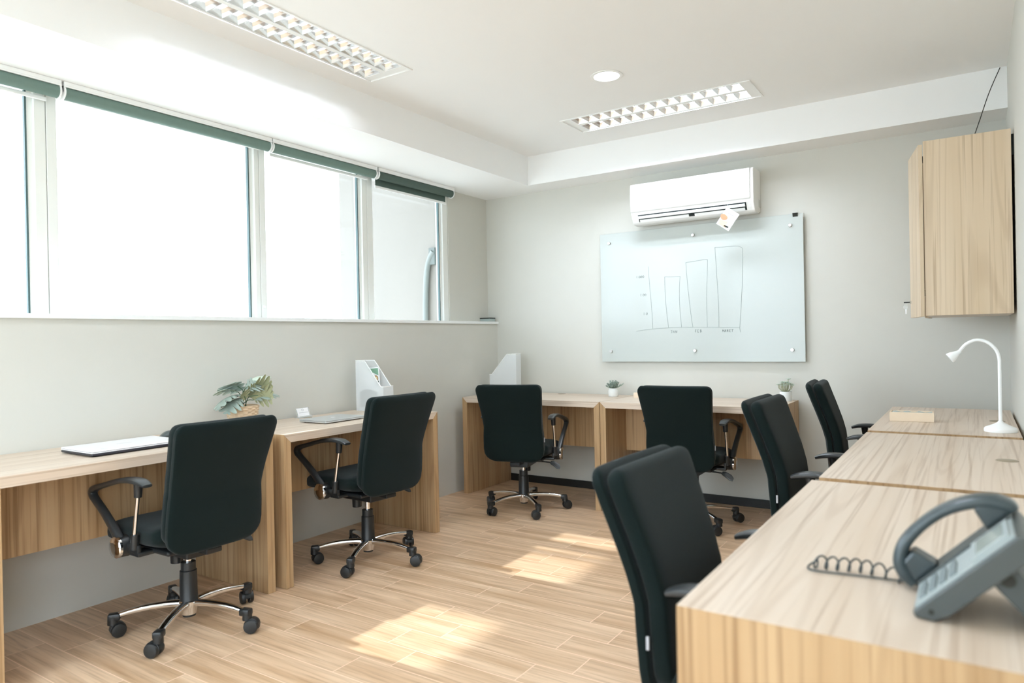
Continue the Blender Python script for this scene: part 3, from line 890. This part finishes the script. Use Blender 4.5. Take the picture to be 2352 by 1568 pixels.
finish("key_blade", B(-.0265, -.0225, -.001, .001, -.062, -.037), M["steel"], ky)
bm = bmesh.new(); tube(bm, [(-.024 + .007 * math.cos(a), 0, -.009 + .009 * math.sin(a)) for a in [2 * PI * k / 14 for k in range(15)]], .0008, 6)
finish("ring", bm, M["steel"], ky)

cable = bmesh.new(); tube(cable, smooth_path([(3.5535, -.262, 2.622), (3.50, -.345, 2.47), (3.455, -.47, 2.30), (3.425, -.60, 2.18), (3.42, -.66, 2.146)], 5), .0022, 8)
tag(finish("cable", cable, M["blackprint"], None, True), "thin black cable from the ceiling corner to the cabinet top", "cable")

# ------------------------------------------------------------------ things on the desks
# white laptop
lp = thing("laptop", "closed white laptop with dark base on the nearer window desk", "laptop", (0.325, -3.340, H + .0005), 0)
lw, ll = 0.130, 0.196
finish("laptop_base", B(-lw, lw, -ll, ll, .003, .0135, bevel=.004), M["laptopdark"], lp)
finish("keyboard_deck", B(-lw + .001, lw - .001, -ll + .001, ll - .001, .0135, .0175, bevel=.001), M["laptopwhite"], lp)
finish("lid", B(-lw, lw, -ll, ll, .0185, .0245, bevel=.003), M["laptopwhite"], lp)
finish("lid_gap", B(-lw + .003, lw - .003, -ll + .003, ll - .003, .0172, .0187), M["laptopdark"], lp)
bm = bmesh.new()
for k, (a, b) in enumerate(((-.030, -.016), (-.013, -.002), (.004, .016), (.019, .030))): box(bm, -.004, .004, a, b, .0244, .0249)
finish("logo", bm, M["greymark"], lp)
bm = bmesh.new(); lathe(bm, [(0, .0249), (.011, .0249), (.011, .0244), (0, .0244)], 20)
finish("sticker", bm, M["greymark"], lp, False, (.090, -.130, 0))
for (a, b) in ((-.10, -.17), (-.10, .17), (.10, -.17), (.10, .17)):
    bm = bmesh.new(); cyl(bm, (a, b, 0), (a, b, .004), .007, .007, 12); finish("rubber_foot", bm, M["blackprint"], lp)
# silver laptop
mb = thing("laptop", "closed thin silver laptop on the farther window desk", "laptop", (0.360, -2.186, H + .0005), R_(1.5))
bm = bmesh.new(); box(bm, -.106, .106, -.152, .152, .004, .0125, bevel=.0035); finish("laptop_base", bm, M["silver"], mb)
finish("lid", B(-.1065, .1065, -.1525, .1525, .0130, .0180, bevel=.0022), M["silver"], mb)
bm = bmesh.new()
apple = []
for k in range(28):
    a = 2 * PI * k / 28; r = .0125 * (1 - .12 * abs(math.cos(a)) ** 6)
    x, y = r * math.cos(a), r * .95 * math.sin(a)
    if abs(a) < .5 or a > 2 * PI - .45: pass
    apple.append((x, y))
prism(bm, apple, "xy", .0179, .0184); prism(bm, [(-.013, .001), (-.018, .000), (-.020, .005), (-.015, .005)], "xy", .0179, .0184)
finish("logo", bm, M["paper"], mb)
for (a, b) in ((-.08, -.13), (-.08, .13), (.08, -.13), (.08, .13)):
    bm = bmesh.new(); cyl(bm, (a, b, 0), (a, b, .005), .006, .006, 12); finish("rubber_foot", bm, M["blackprint"], mb)
# mouse
ms = thing("computer_mouse", "dark grey computer mouse behind the white laptop", "mouse", (0.185, -3.045, H + .0005), R_(70))
bm = bmesh.new(); rows = []
for k in range(15):
    u = k / 14; x = -.055 + .11 * u; e = math.sqrt(max(.02, 1 - (2 * u - 1) ** 4)); hgt = .036 * (math.sin(PI * (u * .8 + .12))) * e
    rows.append(((x, 0, hgt / 2 + .001), (0, 1, 0), (0, 0, 1), .031 * e, max(.002, hgt / 2)))
loft(bm, rows, 24, 2.4); finish("shell", bm, M["mouse"], ms, True)
bm = bmesh.new(); cyl(bm, (.030, -.003, .028), (.030, .003, .028), .006, .006, 14); finish("scroll_wheel", bm, M["blackprint"], ms, True)

# business card in an acrylic stand
cs = thing("card_stand", "clear acrylic stand holding a white card against the window wall", "card holder", (0.075, -2.150, H + .0005), R_(4))
tilt = Matrix.Rotation(R_(-18), 4, "Y")
bm = bmesh.new(); box(bm, -.0015, .0015, -.050, .050, .002, .060, mtx=tilt); box(bm, -.030, .016, -.050, .050, 0, .003); box(bm, .013, .016, -.050, .050, 0, .012)
finish("stand", bm, M["acrylic"], cs)
bm = bmesh.new(); box(bm, .0018, .0034, -.046, .040, .006, .058, mtx=tilt)
cd = finish("card", bm, M["paper"], cs)
bm = bmesh.new(); box(bm, .0030, .0037, -.034, .036, .029, .0315, mtx=tilt)
for k in range(20):
    a = 2 * PI * k / 20
    box(bm, .0030, .0037, -.004 + .007 * math.cos(a) - .0012, -.004 + .007 * math.cos(a) + .0012, .046 + .006 * math.sin(a) - .001, .046 + .006 * math.sin(a) + .001, mtx=tilt)
finish("card_print", bm, M["greymark"], cd)

# magazine files (local: tall spine at x = 0, opening towards +x, width along y)
def magazine_file(label, loc, rz):
    t = thing("magazine_file", label, "magazine file", loc, rz, "white magazine files")
    L, Wd, Ht, Lo, top = 0.240, 0.090, 0.322, 0.158, 0.078
    prof = [(0, .002), (L, .002), (L, Lo), (L - .018, Lo), (L - .030, Lo + .012), (top + .014, Ht - .012), (top, Ht), (0, Ht)]
    for s in (0, 1):
        bm = bmesh.new(); prism(bm, prof, "xz", s * Wd - .0008, s * Wd + .0008); finish("side_wall", bm, M["filemesh"], t)
        bm = bmesh.new()
        path = [(0, Ht), (top, Ht), (top + .014, Ht - .012), (L - .030, Lo + .012), (L - .018, Lo), (L, Lo)]
        tube(bm, [(p[0], s * Wd, p[1]) for p in path], .0028, 8); finish("rim", bm, M["whiteplastic"], t, True)
    finish("spine", B(-.001, .001, 0, Wd, .002, Ht), M["filemesh"], t)
    finish("front_wall", B(L - .001, L + .001, 0, Wd, .002, Lo), M["filemesh"], t)
    finish("bottom_plate", B(0, L, 0, Wd, 0, .002), M["whiteplastic"], t)
    bm = bmesh.new(); tube(bm, [(L, 0, Lo), (L, Wd, Lo)], .0028, 8); tube(bm, [(0, 0, Ht), (0, Wd, Ht)], .0028, 8); finish("end_rim", bm, M["whiteplastic"], t, True)
    return t
magazine_file("white magazine file holding brochures on the farther window desk", (0.072, -1.725, H + .0005), 0)
magazine_file("empty white magazine file on the end wall desk by the corner", (0.335, -0.160, H + .0005), R_(188))
def leaflet(label, x, y, w, h, lean, prints):
    t = thing("brochure", label, "brochure", (x, y, H + .004), 0)
    finish("pages", B(0, w, -.003, .003, 0, h, mtx=Matrix.Rotation(R_(lean), 4, "Y")), M["paper"], t)
    for nm, pts, mat in prints:
        bm = bmesh.new(); prism(bm, pts, "xz", -.0044 if nm == "seal_centre" else -.0036, -.0028)
        bmesh.ops.transform(bm, matrix=Matrix.Rotation(R_(lean), 4, "Y"), verts=bm.verts)
        finish(nm, bm, mat, t)
    return t
circ = lambda cx, cz, r, n=20: [(cx + r * math.cos(2 * PI * k / n), cz + r * math.sin(2 * PI * k / n)) for k in range(n)]
leaflet("green and white brochure with a round gold seal inside the magazine file", 0.100, -1.668, 0.140, 0.268, -4, [
    ("green_print", [(.006, .262), (.136, .262), (.136, .215), (.06, .246)], M["green"]), ("seal_print", circ(.112, .197, .019), M["gold"]), ("seal_centre", circ(.112, .197, .012), M["cream"]),
    ("dark_print", [(.100, .150), (.136, .150), (.136, .180), (.122, .178)], M["darkgreen"])])
leaflet("plain grey map leaflet behind the mesh side of the magazine file", 0.078, -1.713, 0.195, 0.150, 0, [
    ("map_print", [(.02, .02), (.18, .04), (.18, .12), (.10, .14), (.02, .12)], M["extgrey"])])

# big plant in a straw basket
pl = thing("potted_plant", "grey green split-leaf plant in a woven straw basket", "plant", (0.155, -2.628, H + .0005))
def weave(th, z):
    return .0045 * math.sin(11 * th + (PI if int(z / .0095) % 2 else 0)) * math.sin(PI * (z / .0095 % 1.0)) + .0022 * math.sin(PI * (z / .0095 % 1.0))
prof = [(0, .001), (.062, .001)] + [(.063 + .019 * (k / 48), .002 + .112 * k / 48) for k in range(49)] + [(.084, .117), (.079, .119), (.076, .112), (.074, .098), (0, .098)]
bm = bmesh.new(); lathe(bm, prof, 110, disp=lambda th, z: weave(th, z) if .003 < z < .112 else 0)
bk = finish("basket", bm, M["basket"], pl, True)
bm = bmesh.new(); lathe(bm, [(0, .104), (.05, .103), (.073, .1), (.073, .097), (0, .097)], 24)
finish("soil", bm, M["soil"], pl, True)
def split_leaf(base, tip, width, roll, mat, droop):
    """lobed leaf surface of small thickness between base and tip"""
    base = Vector(base); tip = Vector(tip); ax = tip - base; L = ax.length; ax.normalize()
    side = ax.cross(Vector((0, 0, 1)));
    side = side.normalized() if side.length > 1e-3 else Vector((0, 1, 0))
    side = (Matrix.Rotation(roll, 3, ax) @ side).normalized(); nrm = side.cross(ax).normalized()
    if nrm.z < 0: nrm = -nrm
    bm = bmesh.new(); NL = 72; rows = []
    for i in range(NL + 1):
        u = i / NL
        env = math.sin(PI * min(1, u * .92 + .06)) ** .7
        ph = (u * 4.3 + .15) % 1.0
        lobe = .30 + .70 * (math.sin(PI * min(1, ph / .90)) ** .45 if ph < .90 else 0)
        if u < .06: lobe = .6
        rows.append((u, env * lobe * width / 2))
    top, bot = [], []
    for (u, hw) in rows:
        a, b = [], []
        for j in range(-4, 5):
            v = j / 4
            p = base + ax * (L * u + abs(v) * hw * .45) + side * (hw * v) - nrm * (droop * L * u * u + abs(v) ** 2 * hw * .35) + nrm * (.10 * L * math.sin(PI * u))
            a.append(bm.verts.new(p + nrm * .0005)); b.append(bm.verts.new(p - nrm * .0005))
        top.append(a); bot.append(b)
    for i in range(NL):
        for j in range(8):
            bm.faces.new((top[i][j], top[i][j + 1], top[i + 1][j + 1], top[i + 1][j]))
            bm.faces.new((bot[i][j + 1], bot[i][j], bot[i + 1][j], bot[i + 1][j + 1]))
        bm.faces.new((top[i][0], top[i + 1][0], bot[i + 1][0], bot[i][0])); bm.faces.new((top[i][8], bot[i][8], bot[i + 1][8], top[i + 1][8]))
    lf = finish("leaf", bm, mat, pl, True)
    bm = bmesh.new(); s0 = Vector((rng.uniform(-.02, .02), rng.uniform(-.02, .02), .100))
    mid = s0.lerp(base, .55) + Vector((0, 0, .018))
    tube(bm, smooth_path([tuple(s0), tuple(mid), tuple(base), tuple(base + ax * L * .35 + nrm * .030 * L)], 5), .0022, 8)
    finish("stem", bm, M["stem"], lf, True)
# base, tip (local, y runs along the desk; +y is to the right in the photo)
for a in (
    ((.030, -.030, .178), (.030, -.178, .156), .150, .25, M["leaf"], .30),
    ((.030, -.030, .162), (.062, -.140, .124), .140, -.1, M["leaf"], .30),
    ((.020, -.010, .200), (.030, -.105, .255), .165, .35, M["leaf"], .25),
    ((.025, .000, .205), (.050, .060, .248), .130, .7, M["leaf"], .45),
    ((.000, .035, .235), (.010, .165, .276), .095, .1, M["leafpale"], .12),
    ((.030, .020, .195), (.070, .125, .232), .150, -1.1, M["leafolive"], .12),
    ((.040, .025, .165), (.080, .125, .172), .140, -1.25, M["leafolive"], .15),
    ((.040, .045, .145), (.050, .195, .178), .095, .3, M["leaf"], .15),
    ((.030, .000, .150), (.050, -.030, .195), .080, 1.1, M["leafolive"], .10),
    ((.010, -.030, .190), (-.030, -.140, .215), .120, .3, M["leafpale"], .25),
    ((.020, .010, .165), (.055, .055, .205), .120, -1.0, M["leafolive"], .10),
): split_leaf(*a)

# two small plants in cement pots on the end wall desk
def small_plant(label, loc, r, h, style):
    t = thing("potted_plant", label, "plant", loc, 0)
    bm = bmesh.new()
    if style == "bush": pr = [(0, 0), (r * .92, 0), (r, .006), (r, h * .72), (r * .86, h * .95), (r * .82, h), (r * .74, h), (r * .74, h - .008), (0, h - .008)]
    else: pr = [(0, 0), (r * .97, 0), (r, .004), (r, h - .002), (r * .97, h), (r * .88, h), (r * .88, h - .008), (0, h - .008)]
    lathe(bm, pr, 32); finish("pot", bm, M["pot"], t, True)
    bm = bmesh.new(); lathe(bm, [(0, h - .002), (r * .7, h - .004), (r * .7, h - .009), (0, h - .009)], 20); finish("soil", bm, M["soil"], t)
    r2 = random.Random(len(label)); 
    def leaflet_at(bm, p, dr, ln, wd):
        dr = dr.normalized(); sd = dr.cross(Vector((.3, .2, 1))).normalized(); nm = sd.cross(dr)
        pts = [p, p + dr * ln * .5 + sd * wd / 2, p + dr * ln, p + dr * ln * .5 - sd * wd / 2]
        a = [bm.verts.new(q + nm * .0006) for q in pts]; b = [bm.verts.new(q - nm * .0006) for q in pts]
        bm.faces.new(a); bm.faces.new(b[::-1])
        for i in range(4): bm.faces.new((a[i], a[(i + 1) % 4], b[(i + 1) % 4], b[i]))
    n = 26 if style == "bush" else 18
    for k in range(n):
        az = 2 * PI * k * .381966; spread = math.sqrt((k + .5) / n)
        if style == "bush":
            tip = Vector((math.cos(az) * spread * .052, math.sin(az) * spread * .052, h + .052 - .030 * spread ** 2 + r2.uniform(-.006, .008)))
            if k in (21, 24): tip = Vector((math.cos(az) * .078, math.sin(az) * .078, h + .020 + .012 * (k % 2)))
        else:
            tip = Vector((math.cos(az) * spread * .048, math.sin(az) * spread * .048, h + .058 - .022 * spread ** 2 + r2.uniform(-.004, .006)))
            if k == 3: tip.z += .024
        root = Vector((math.cos(az) * r * .35 * spread, math.sin(az) * r * .35 * spread, h - .004))
        mid = root.lerp(tip, .5) + Vector((math.cos(az), math.sin(az), 0)) * (.012 if style != "bush" else .004) * spread
        st = smooth_path([tuple(root), tuple(mid), tuple(tip)], 5)
        bm = bmesh.new(); tube(bm, st, .0014 if style == "bush" else .0021, 6)
        sp = finish("stem", bm, M["stem"] if style == "bush" else M["leafolive"], t, True)
        bm = bmesh.new()
        if style == "bush":
            for j in range(3, len(st)):
                p = Vector(st[j])
                for q in range(3): leaflet_at(bm, p, Vector((r2.uniform(-1, 1), r2.uniform(-1, 1), r2.uniform(-.2, .9))), .013, .007)
        else:
            for q in range(6):
                a2 = 2 * PI * q / 6 + k
                leaflet_at(bm, tip, Vector((math.cos(a2), math.sin(a2), .35)), .021, .014)
        finish("foliage", bm, M["leafsage"] if style == "bush" else M["leafpale"], sp)
    return t
small_plant("small bushy sage green plant in a rounded white pot on the end wall desk", (1.161, -0.175, H + .0005), .0365, .062, "bush")
small_plant("small pale succulent in a straight white pot at the end of the desk", (2.376, -0.122, H + .0005), .0375, .063, "rosette")

# pale wooden blocks
def block(label, loc, rz, w, d, h, topmat):
    t = thing("wooden_tray", label, "desk tray", loc, rz, "pale wooden desk trays")
    bm = bmesh.new()
    for a in ((-w, w, -d, -d + .008), (-w, w, d - .008, d), (-w, -w + .008, -d + .008, d - .008), (w - .008, w, -d + .008, d - .008)): box(bm, *a, .0, h, bevel=.001)
    finish("frame", bm, M["blockwood"], t)
    finish("tray_floor", B(-w + .008, w - .008, -d + .008, d - .008, 0, .006), M["blockwood"], t)
    bm = bmesh.new(); n = 12; vs = []
    for i in range(n + 1):
        x = -w + .009 + (2 * w - .018) * i / n
        z = h - .004 + .0035 * math.sin(i * 1.7)
        vs.append([bm.verts.new((x, y, z + zz)) for y in (-d + .009, d - .009) for zz in (0, -.03)])
    for a, b in zip(vs, vs[1:]):
        for q in ((0, 2), (2, 3), (3, 1), (1, 0)): bm.faces.new((a[q[0]], a[q[1]], b[q[1]], b[q[0]]))
    bm.faces.new((vs[0][0], vs[0][1], vs[0][3], vs[0][2])); bm.faces.new((vs[-1][0], vs[-1][2], vs[-1][3], vs[-1][1]))
    finish("filling", bm, topmat, t, True)
    return t
block("pale wooden tray with a grey green filling on the lamp's desk", (3.151, -0.976, H + .0005), R_(2), .0945, .050, .045, M["greydish"])
block("pale wooden tray half hidden behind the chair below the glass board", (1.425, -0.185, H + .0005), 0, .080, .040, .036, M["greydish"])

# gooseneck lamp
gl = thing("desk_lamp", "white gooseneck lamp with a round cone base", "lamp", (3.503, -1.262, H + .0005))
bm = bmesh.new(); lathe(bm, [(0, 0), (.060, 0), (.061, .004), (.0605, .013), (.057, .018), (.030, .030), (.012, .040), (.009, .046), (0, .046)], 40)
finish("lamp_base", bm, M["lampwhite"], gl, True)
path = smooth_path([(0, 0, .040), (0, 0, .16), (0, 0, .27), (-.001, 0, .318), (-.013, 0, .356), (-.044, 0, .388), (-.083, 0, .397), (-.119, 0, .380), (-.140, 0, .355), (-.152, 0, .338)], 6)
bm = bmesh.new(); tube(bm, path, .0068, 14); finish("gooseneck", bm, M["lampwhite"], gl, True)
bm = bmesh.new()
hp = [(0, -.008), (.0075, -.006), (.009, .004), (.015, .018), (.021, .032), (.0235, .044), (.0225, .047), (.018, .045), (0, .043)]
lathe(bm, hp, 28)
hd = finish("lamp_head", bm, M["lampwhite"], gl, True, (-.146, 0, .346))
hd.rotation_mode = "QUATERNION"; hd.rotation_quaternion = Vector((0, 0, 1)).rotation_difference(Vector((-.78, -.10, -.62)))
bm = bmesh.new(); lathe(bm, [(0, .0436), (.0165, .0445), (.0165, .0455), (0, .0455)], 24)
ln_ = finish("bulb_lens", bm, M["acgrey"], hd, True)

# small grey box with black lid at the end of the sill
sb = thing("sensor_box", "small grey box with a black lid at the corner end of the sill", "box", (-0.040, -0.082, 1.346))
finish("box_body", B(-.050, .048, -.042, .042, 0, .024, bevel=.004), M["greydish"], sb)
finish("box_lid", B(-.053, .050, -.045, .045, .024, .033, bevel=.003), M["blackprint"], sb)

# ------------------------------------------------------------------ desk telephone (local: x from the user's edge upwards, y across)
ph = thing("telephone", "grey desk telephone on an angled stand with handset", "telephone", (3.329, -3.712, H + .0005))
ang = R_(45); ca, sa = math.cos(ang), math.sin(ang)
def ph_pt(u, v):  # u along the face from the lower edge, v below the face
    return (u * ca + v * sa, .012 + u * sa - v * ca)
Lp, Wp = .186, .180
bm = bmesh.new(); prism(bm, [ph_pt(-.002, 0), ph_pt(Lp, 0), ph_pt(Lp + .006, .006), ph_pt(Lp + .004, .030), ph_pt(Lp - .006, .035), ph_pt(.034, .034), ph_pt(.010, .028), ph_pt(-.006, .008)], "xz", 0, Wp, bevel=.003)
# lift so that the lowest corner rests on the desk
mz = min(v.co.z for v in bm.verts)
for v in bm.verts: v.co.z -= mz
DZ = -mz
finish("phone_body", bm, M["phonegrey"], ph)
def fpt(u, v): p = ph_pt(u, v); return (p[0], p[1] + DZ)
def faceslab(name, u0, u1, y0, y1, v0, v1, mat, par=ph):
    bm = bmesh.new(); prism(bm, [fpt(u0, v0), fpt(u1, v0), fpt(u1, v1), fpt(u0, v1)], "xz", y0, y1, bevel=.0008)
    return finish(name, bm, mat, par)
faceslab("face_plate", .004, Lp - .003, .006, .118, -.003, .001, M["phonelight"])
faceslab("display_bezel", .112, .178, .014, .110, -.0075, -.002, M["phonelight"])
faceslab("display", .122, .170, .024, .100, -.0085, -.007, M["screen"])
for r in range(4):
    for c in range(3):
        faceslab("dial_button", .014 + r * .019, .026 + r * .019, .020 + c * .021, .037 + c * .021, -.0065, -.002, M["phonekey"])
for r in range(4):
    faceslab("function_button", .014 + r * .019, .022 + r * .019, .088, .106, -.0055, -.002, M["phonekey"])
faceslab("cradle", .002, Lp - .002, .122, Wp - .001, -.006, .001, M["phonegrey"])
# handset: arched bar on the far side
hp = [(-.004, .012), (-.005, .030), (.004, .054), (.024, .078), (.060, .092), (.100, .092), (.140, .078), (.168, .052), (.182, .030), (.186, .012)]
hs_ = [tuple(v for v in fpt(u, -hgt)) for u, hgt in [(-.006, .004), (-.006, .024), (.004, .044), (.030, .060), (.070, .066), (.112, .064), (.150, .052), (.178, .034), (.190, .014), (.190, .004)]]
dens = smooth_path([(p[0], .150, p[1], w, k) for p, w, k in zip(hs_, [.044, .050, .050, .046, .042, .042, .046, .050, .050, .044], [.020, .024, .024, .021, .019, .019, .021, .024, .024, .020])], 5)
bm = bmesh.new(); sweep(bm, [d[:3] for d in dens], (0, 1, 0), [d[3] for d in dens], [d[4] for d in dens], 18, 2.8)
hset = finish("handset", bm, M["handset"], ph, True)
for (ua, ub, nm) in ((-.002, .046, "mouthpiece"), (.142, .186, "earpiece")):
    bm = bmesh.new()
    top = .040
    prism(bm, [fpt(ua, -.006), fpt(ub, -.006), fpt((ua + ub) / 2 + (.012 if ua < 0 else .016), -top - .006), fpt((ua + ub) / 2 - (.016 if ua < 0 else .012), -top - .002)], "xz", .128, .172, bevel=.005)
    finish(nm, bm, M["handset"], hset)
# foot stand behind the body
a0 = fpt(.150, .030); a1 = fpt(.108, .030)
bm = bmesh.new(); prism(bm, [a0, a1, (a1[0] + .060, .004), (a1[0] + .066, 0), (a1[0] + .095, 0), (a1[0] + .096, .004)], "xz", .018, Wp - .018, bevel=.002)
finish("foot_stand", bm, M["phonegrey"], ph)
bm = bmesh.new(); tube(bm, [(fpt(.128, .036)[0] + .004, .0165, fpt(.128, .036)[1] - .004), (fpt(.128, .036)[0] + .004, .0195, fpt(.128, .036)[1] - .004)], .010, 20)
finish("stand_socket", bm, M["blackprint"], ph)
bm = bmesh.new(); tube(bm, [(fpt(.018, .015)[0], -.0008, fpt(.018, .015)[1]), (fpt(.018, .015)[0], .004, fpt(.018, .015)[1])], .004, 14)
finish("handset_jack", bm, M["blackprint"], ph)
# coiled cord lying on the desk, with a straight run below it
cord = bmesh.new(); pts = []
ctrl = smooth_path([(-.020, .165, .006), (-.045, .170, .012), (-.075, .178, .014), (-.100, .182, .014), (-.125, .176, .014), (-.150, .172, .014), (-.172, .168, .014)], 24)
for i, p in enumerate(ctrl):
    th = 2 * PI * 8.0 * i / (len(ctrl) - 1)
    pts.append((p[0] + .004 * math.cos(th), p[1] + .013 * math.cos(th), p[2] + .0115 * math.sin(th)))
end = pts[-1]
pts += smooth_path([end, (-.182, .163, .004), (-.165, .150, .003), (-.10, .158, .003), (-.03, .166, .003), (.002, .150, .006)], 8)[1:]
pts = [(x, y, max(z, .0022)) for x, y, z in pts]
tube(cord, pts, .0018, 8)
finish("coiled_cord", cord, M["cord"], ph, True)

# ------------------------------------------------------------------ light
def area(name, loc, rot, sx, sy, power, col=(1, 1, 1)):
    ld = bpy.data.lights.new(name, "AREA"); ld.shape = "RECTANGLE"; ld.size = sx; ld.size_y = sy; ld.energy = power; ld.color = col
    o = bpy.data.objects.new(name, ld); COL.objects.link(o); o.location = loc; o.rotation_euler = rot
    return o
p = area("window_portal", (-0.20, -2.9, 1.87), (0, R_(-90), 0), 1.05, 4.8, 1.0)
p.data.cycles.is_portal = True
p3 = area("window_portal", (W + 0.13, (GY0 + GY1) / 2, (GZ0 + GZ1) / 2), (0, R_(90), 0), 2.18, 1.2, 1.0)  # at the added side glazing
p3.data.cycles.is_portal = True
p2 = area("window_portal", (1.375, YF - 0.13, 1.305), (R_(90), 0, 0), 2.35, 2.01, 1.0)  # at the added rear glazing
p2.data.cycles.is_portal = True
sun = bpy.data.lights.new("sun", "SUN"); sun.energy = 3.6; sun.angle = R_(1.2); sun.color = (1.0, 0.98, 0.98)
so = bpy.data.objects.new("sun", sun); COL.objects.link(so)
so.rotation_mode = "QUATERNION"; so.rotation_quaternion = Vector((0, 0, -1)).rotation_difference(Vector((1, -0.01, -1.047)).normalized())
so.location = (-3, -2, 5)

wd = bpy.data.worlds.new("overcast white sky"); scene.world = wd; wd.use_nodes = True
bg = wd.node_tree.nodes["Background"]; bg.inputs["Color"].default_value = (0.87, 0.96, 1.11, 1); bg.inputs["Strength"].default_value = 6.5

# ------------------------------------------------------------------ camera
cd_ = bpy.data.cameras.new("camera"); cam = bpy.data.objects.new("camera", cd_); COL.objects.link(cam)
yaw, pitch, roll = 0.5838, -0.0029, -0.0200
fw = Vector((-math.sin(yaw) * math.cos(pitch), math.cos(yaw) * math.cos(pitch), math.sin(pitch)))
rt = fw.cross(Vector((0, 0, 1))).normalized(); up = rt.cross(fw)
r2 = rt * math.cos(roll) + up * math.sin(roll); u2 = up * math.cos(roll) - rt * math.sin(roll)
cam.matrix_world = Matrix(((r2.x, u2.x, -fw.x, 3.4124), (r2.y, u2.y, -fw.y, -4.9404), (r2.z, u2.z, -fw.z, 1.1906), (0, 0, 0, 1)))
cd_.sensor_width = 36.0; cd_.sensor_fit = "HORIZONTAL"; cd_.lens = 36.0 * 1605.84 / 2352.0
cd_.clip_start = 0.02
cd_.dof.use_dof = True; cd_.dof.focus_distance = 3.9; cd_.dof.aperture_fstop = 2.6
scene.camera = cam

scene.view_settings.view_transform = "Standard"
scene.view_settings.look = "None"
scene.view_settings.gamma = 1.0
scene.view_settings.exposure = 0.38
scene.view_settings.use_curve_mapping = False
scene.cycles.use_denoising = True
scene.cycles.max_bounces = 14
scene.cycles.diffuse_bounces = 10
scene.cycles.transparent_max_bounces = 16
scene.cycles.sample_clamp_indirect = 6.0
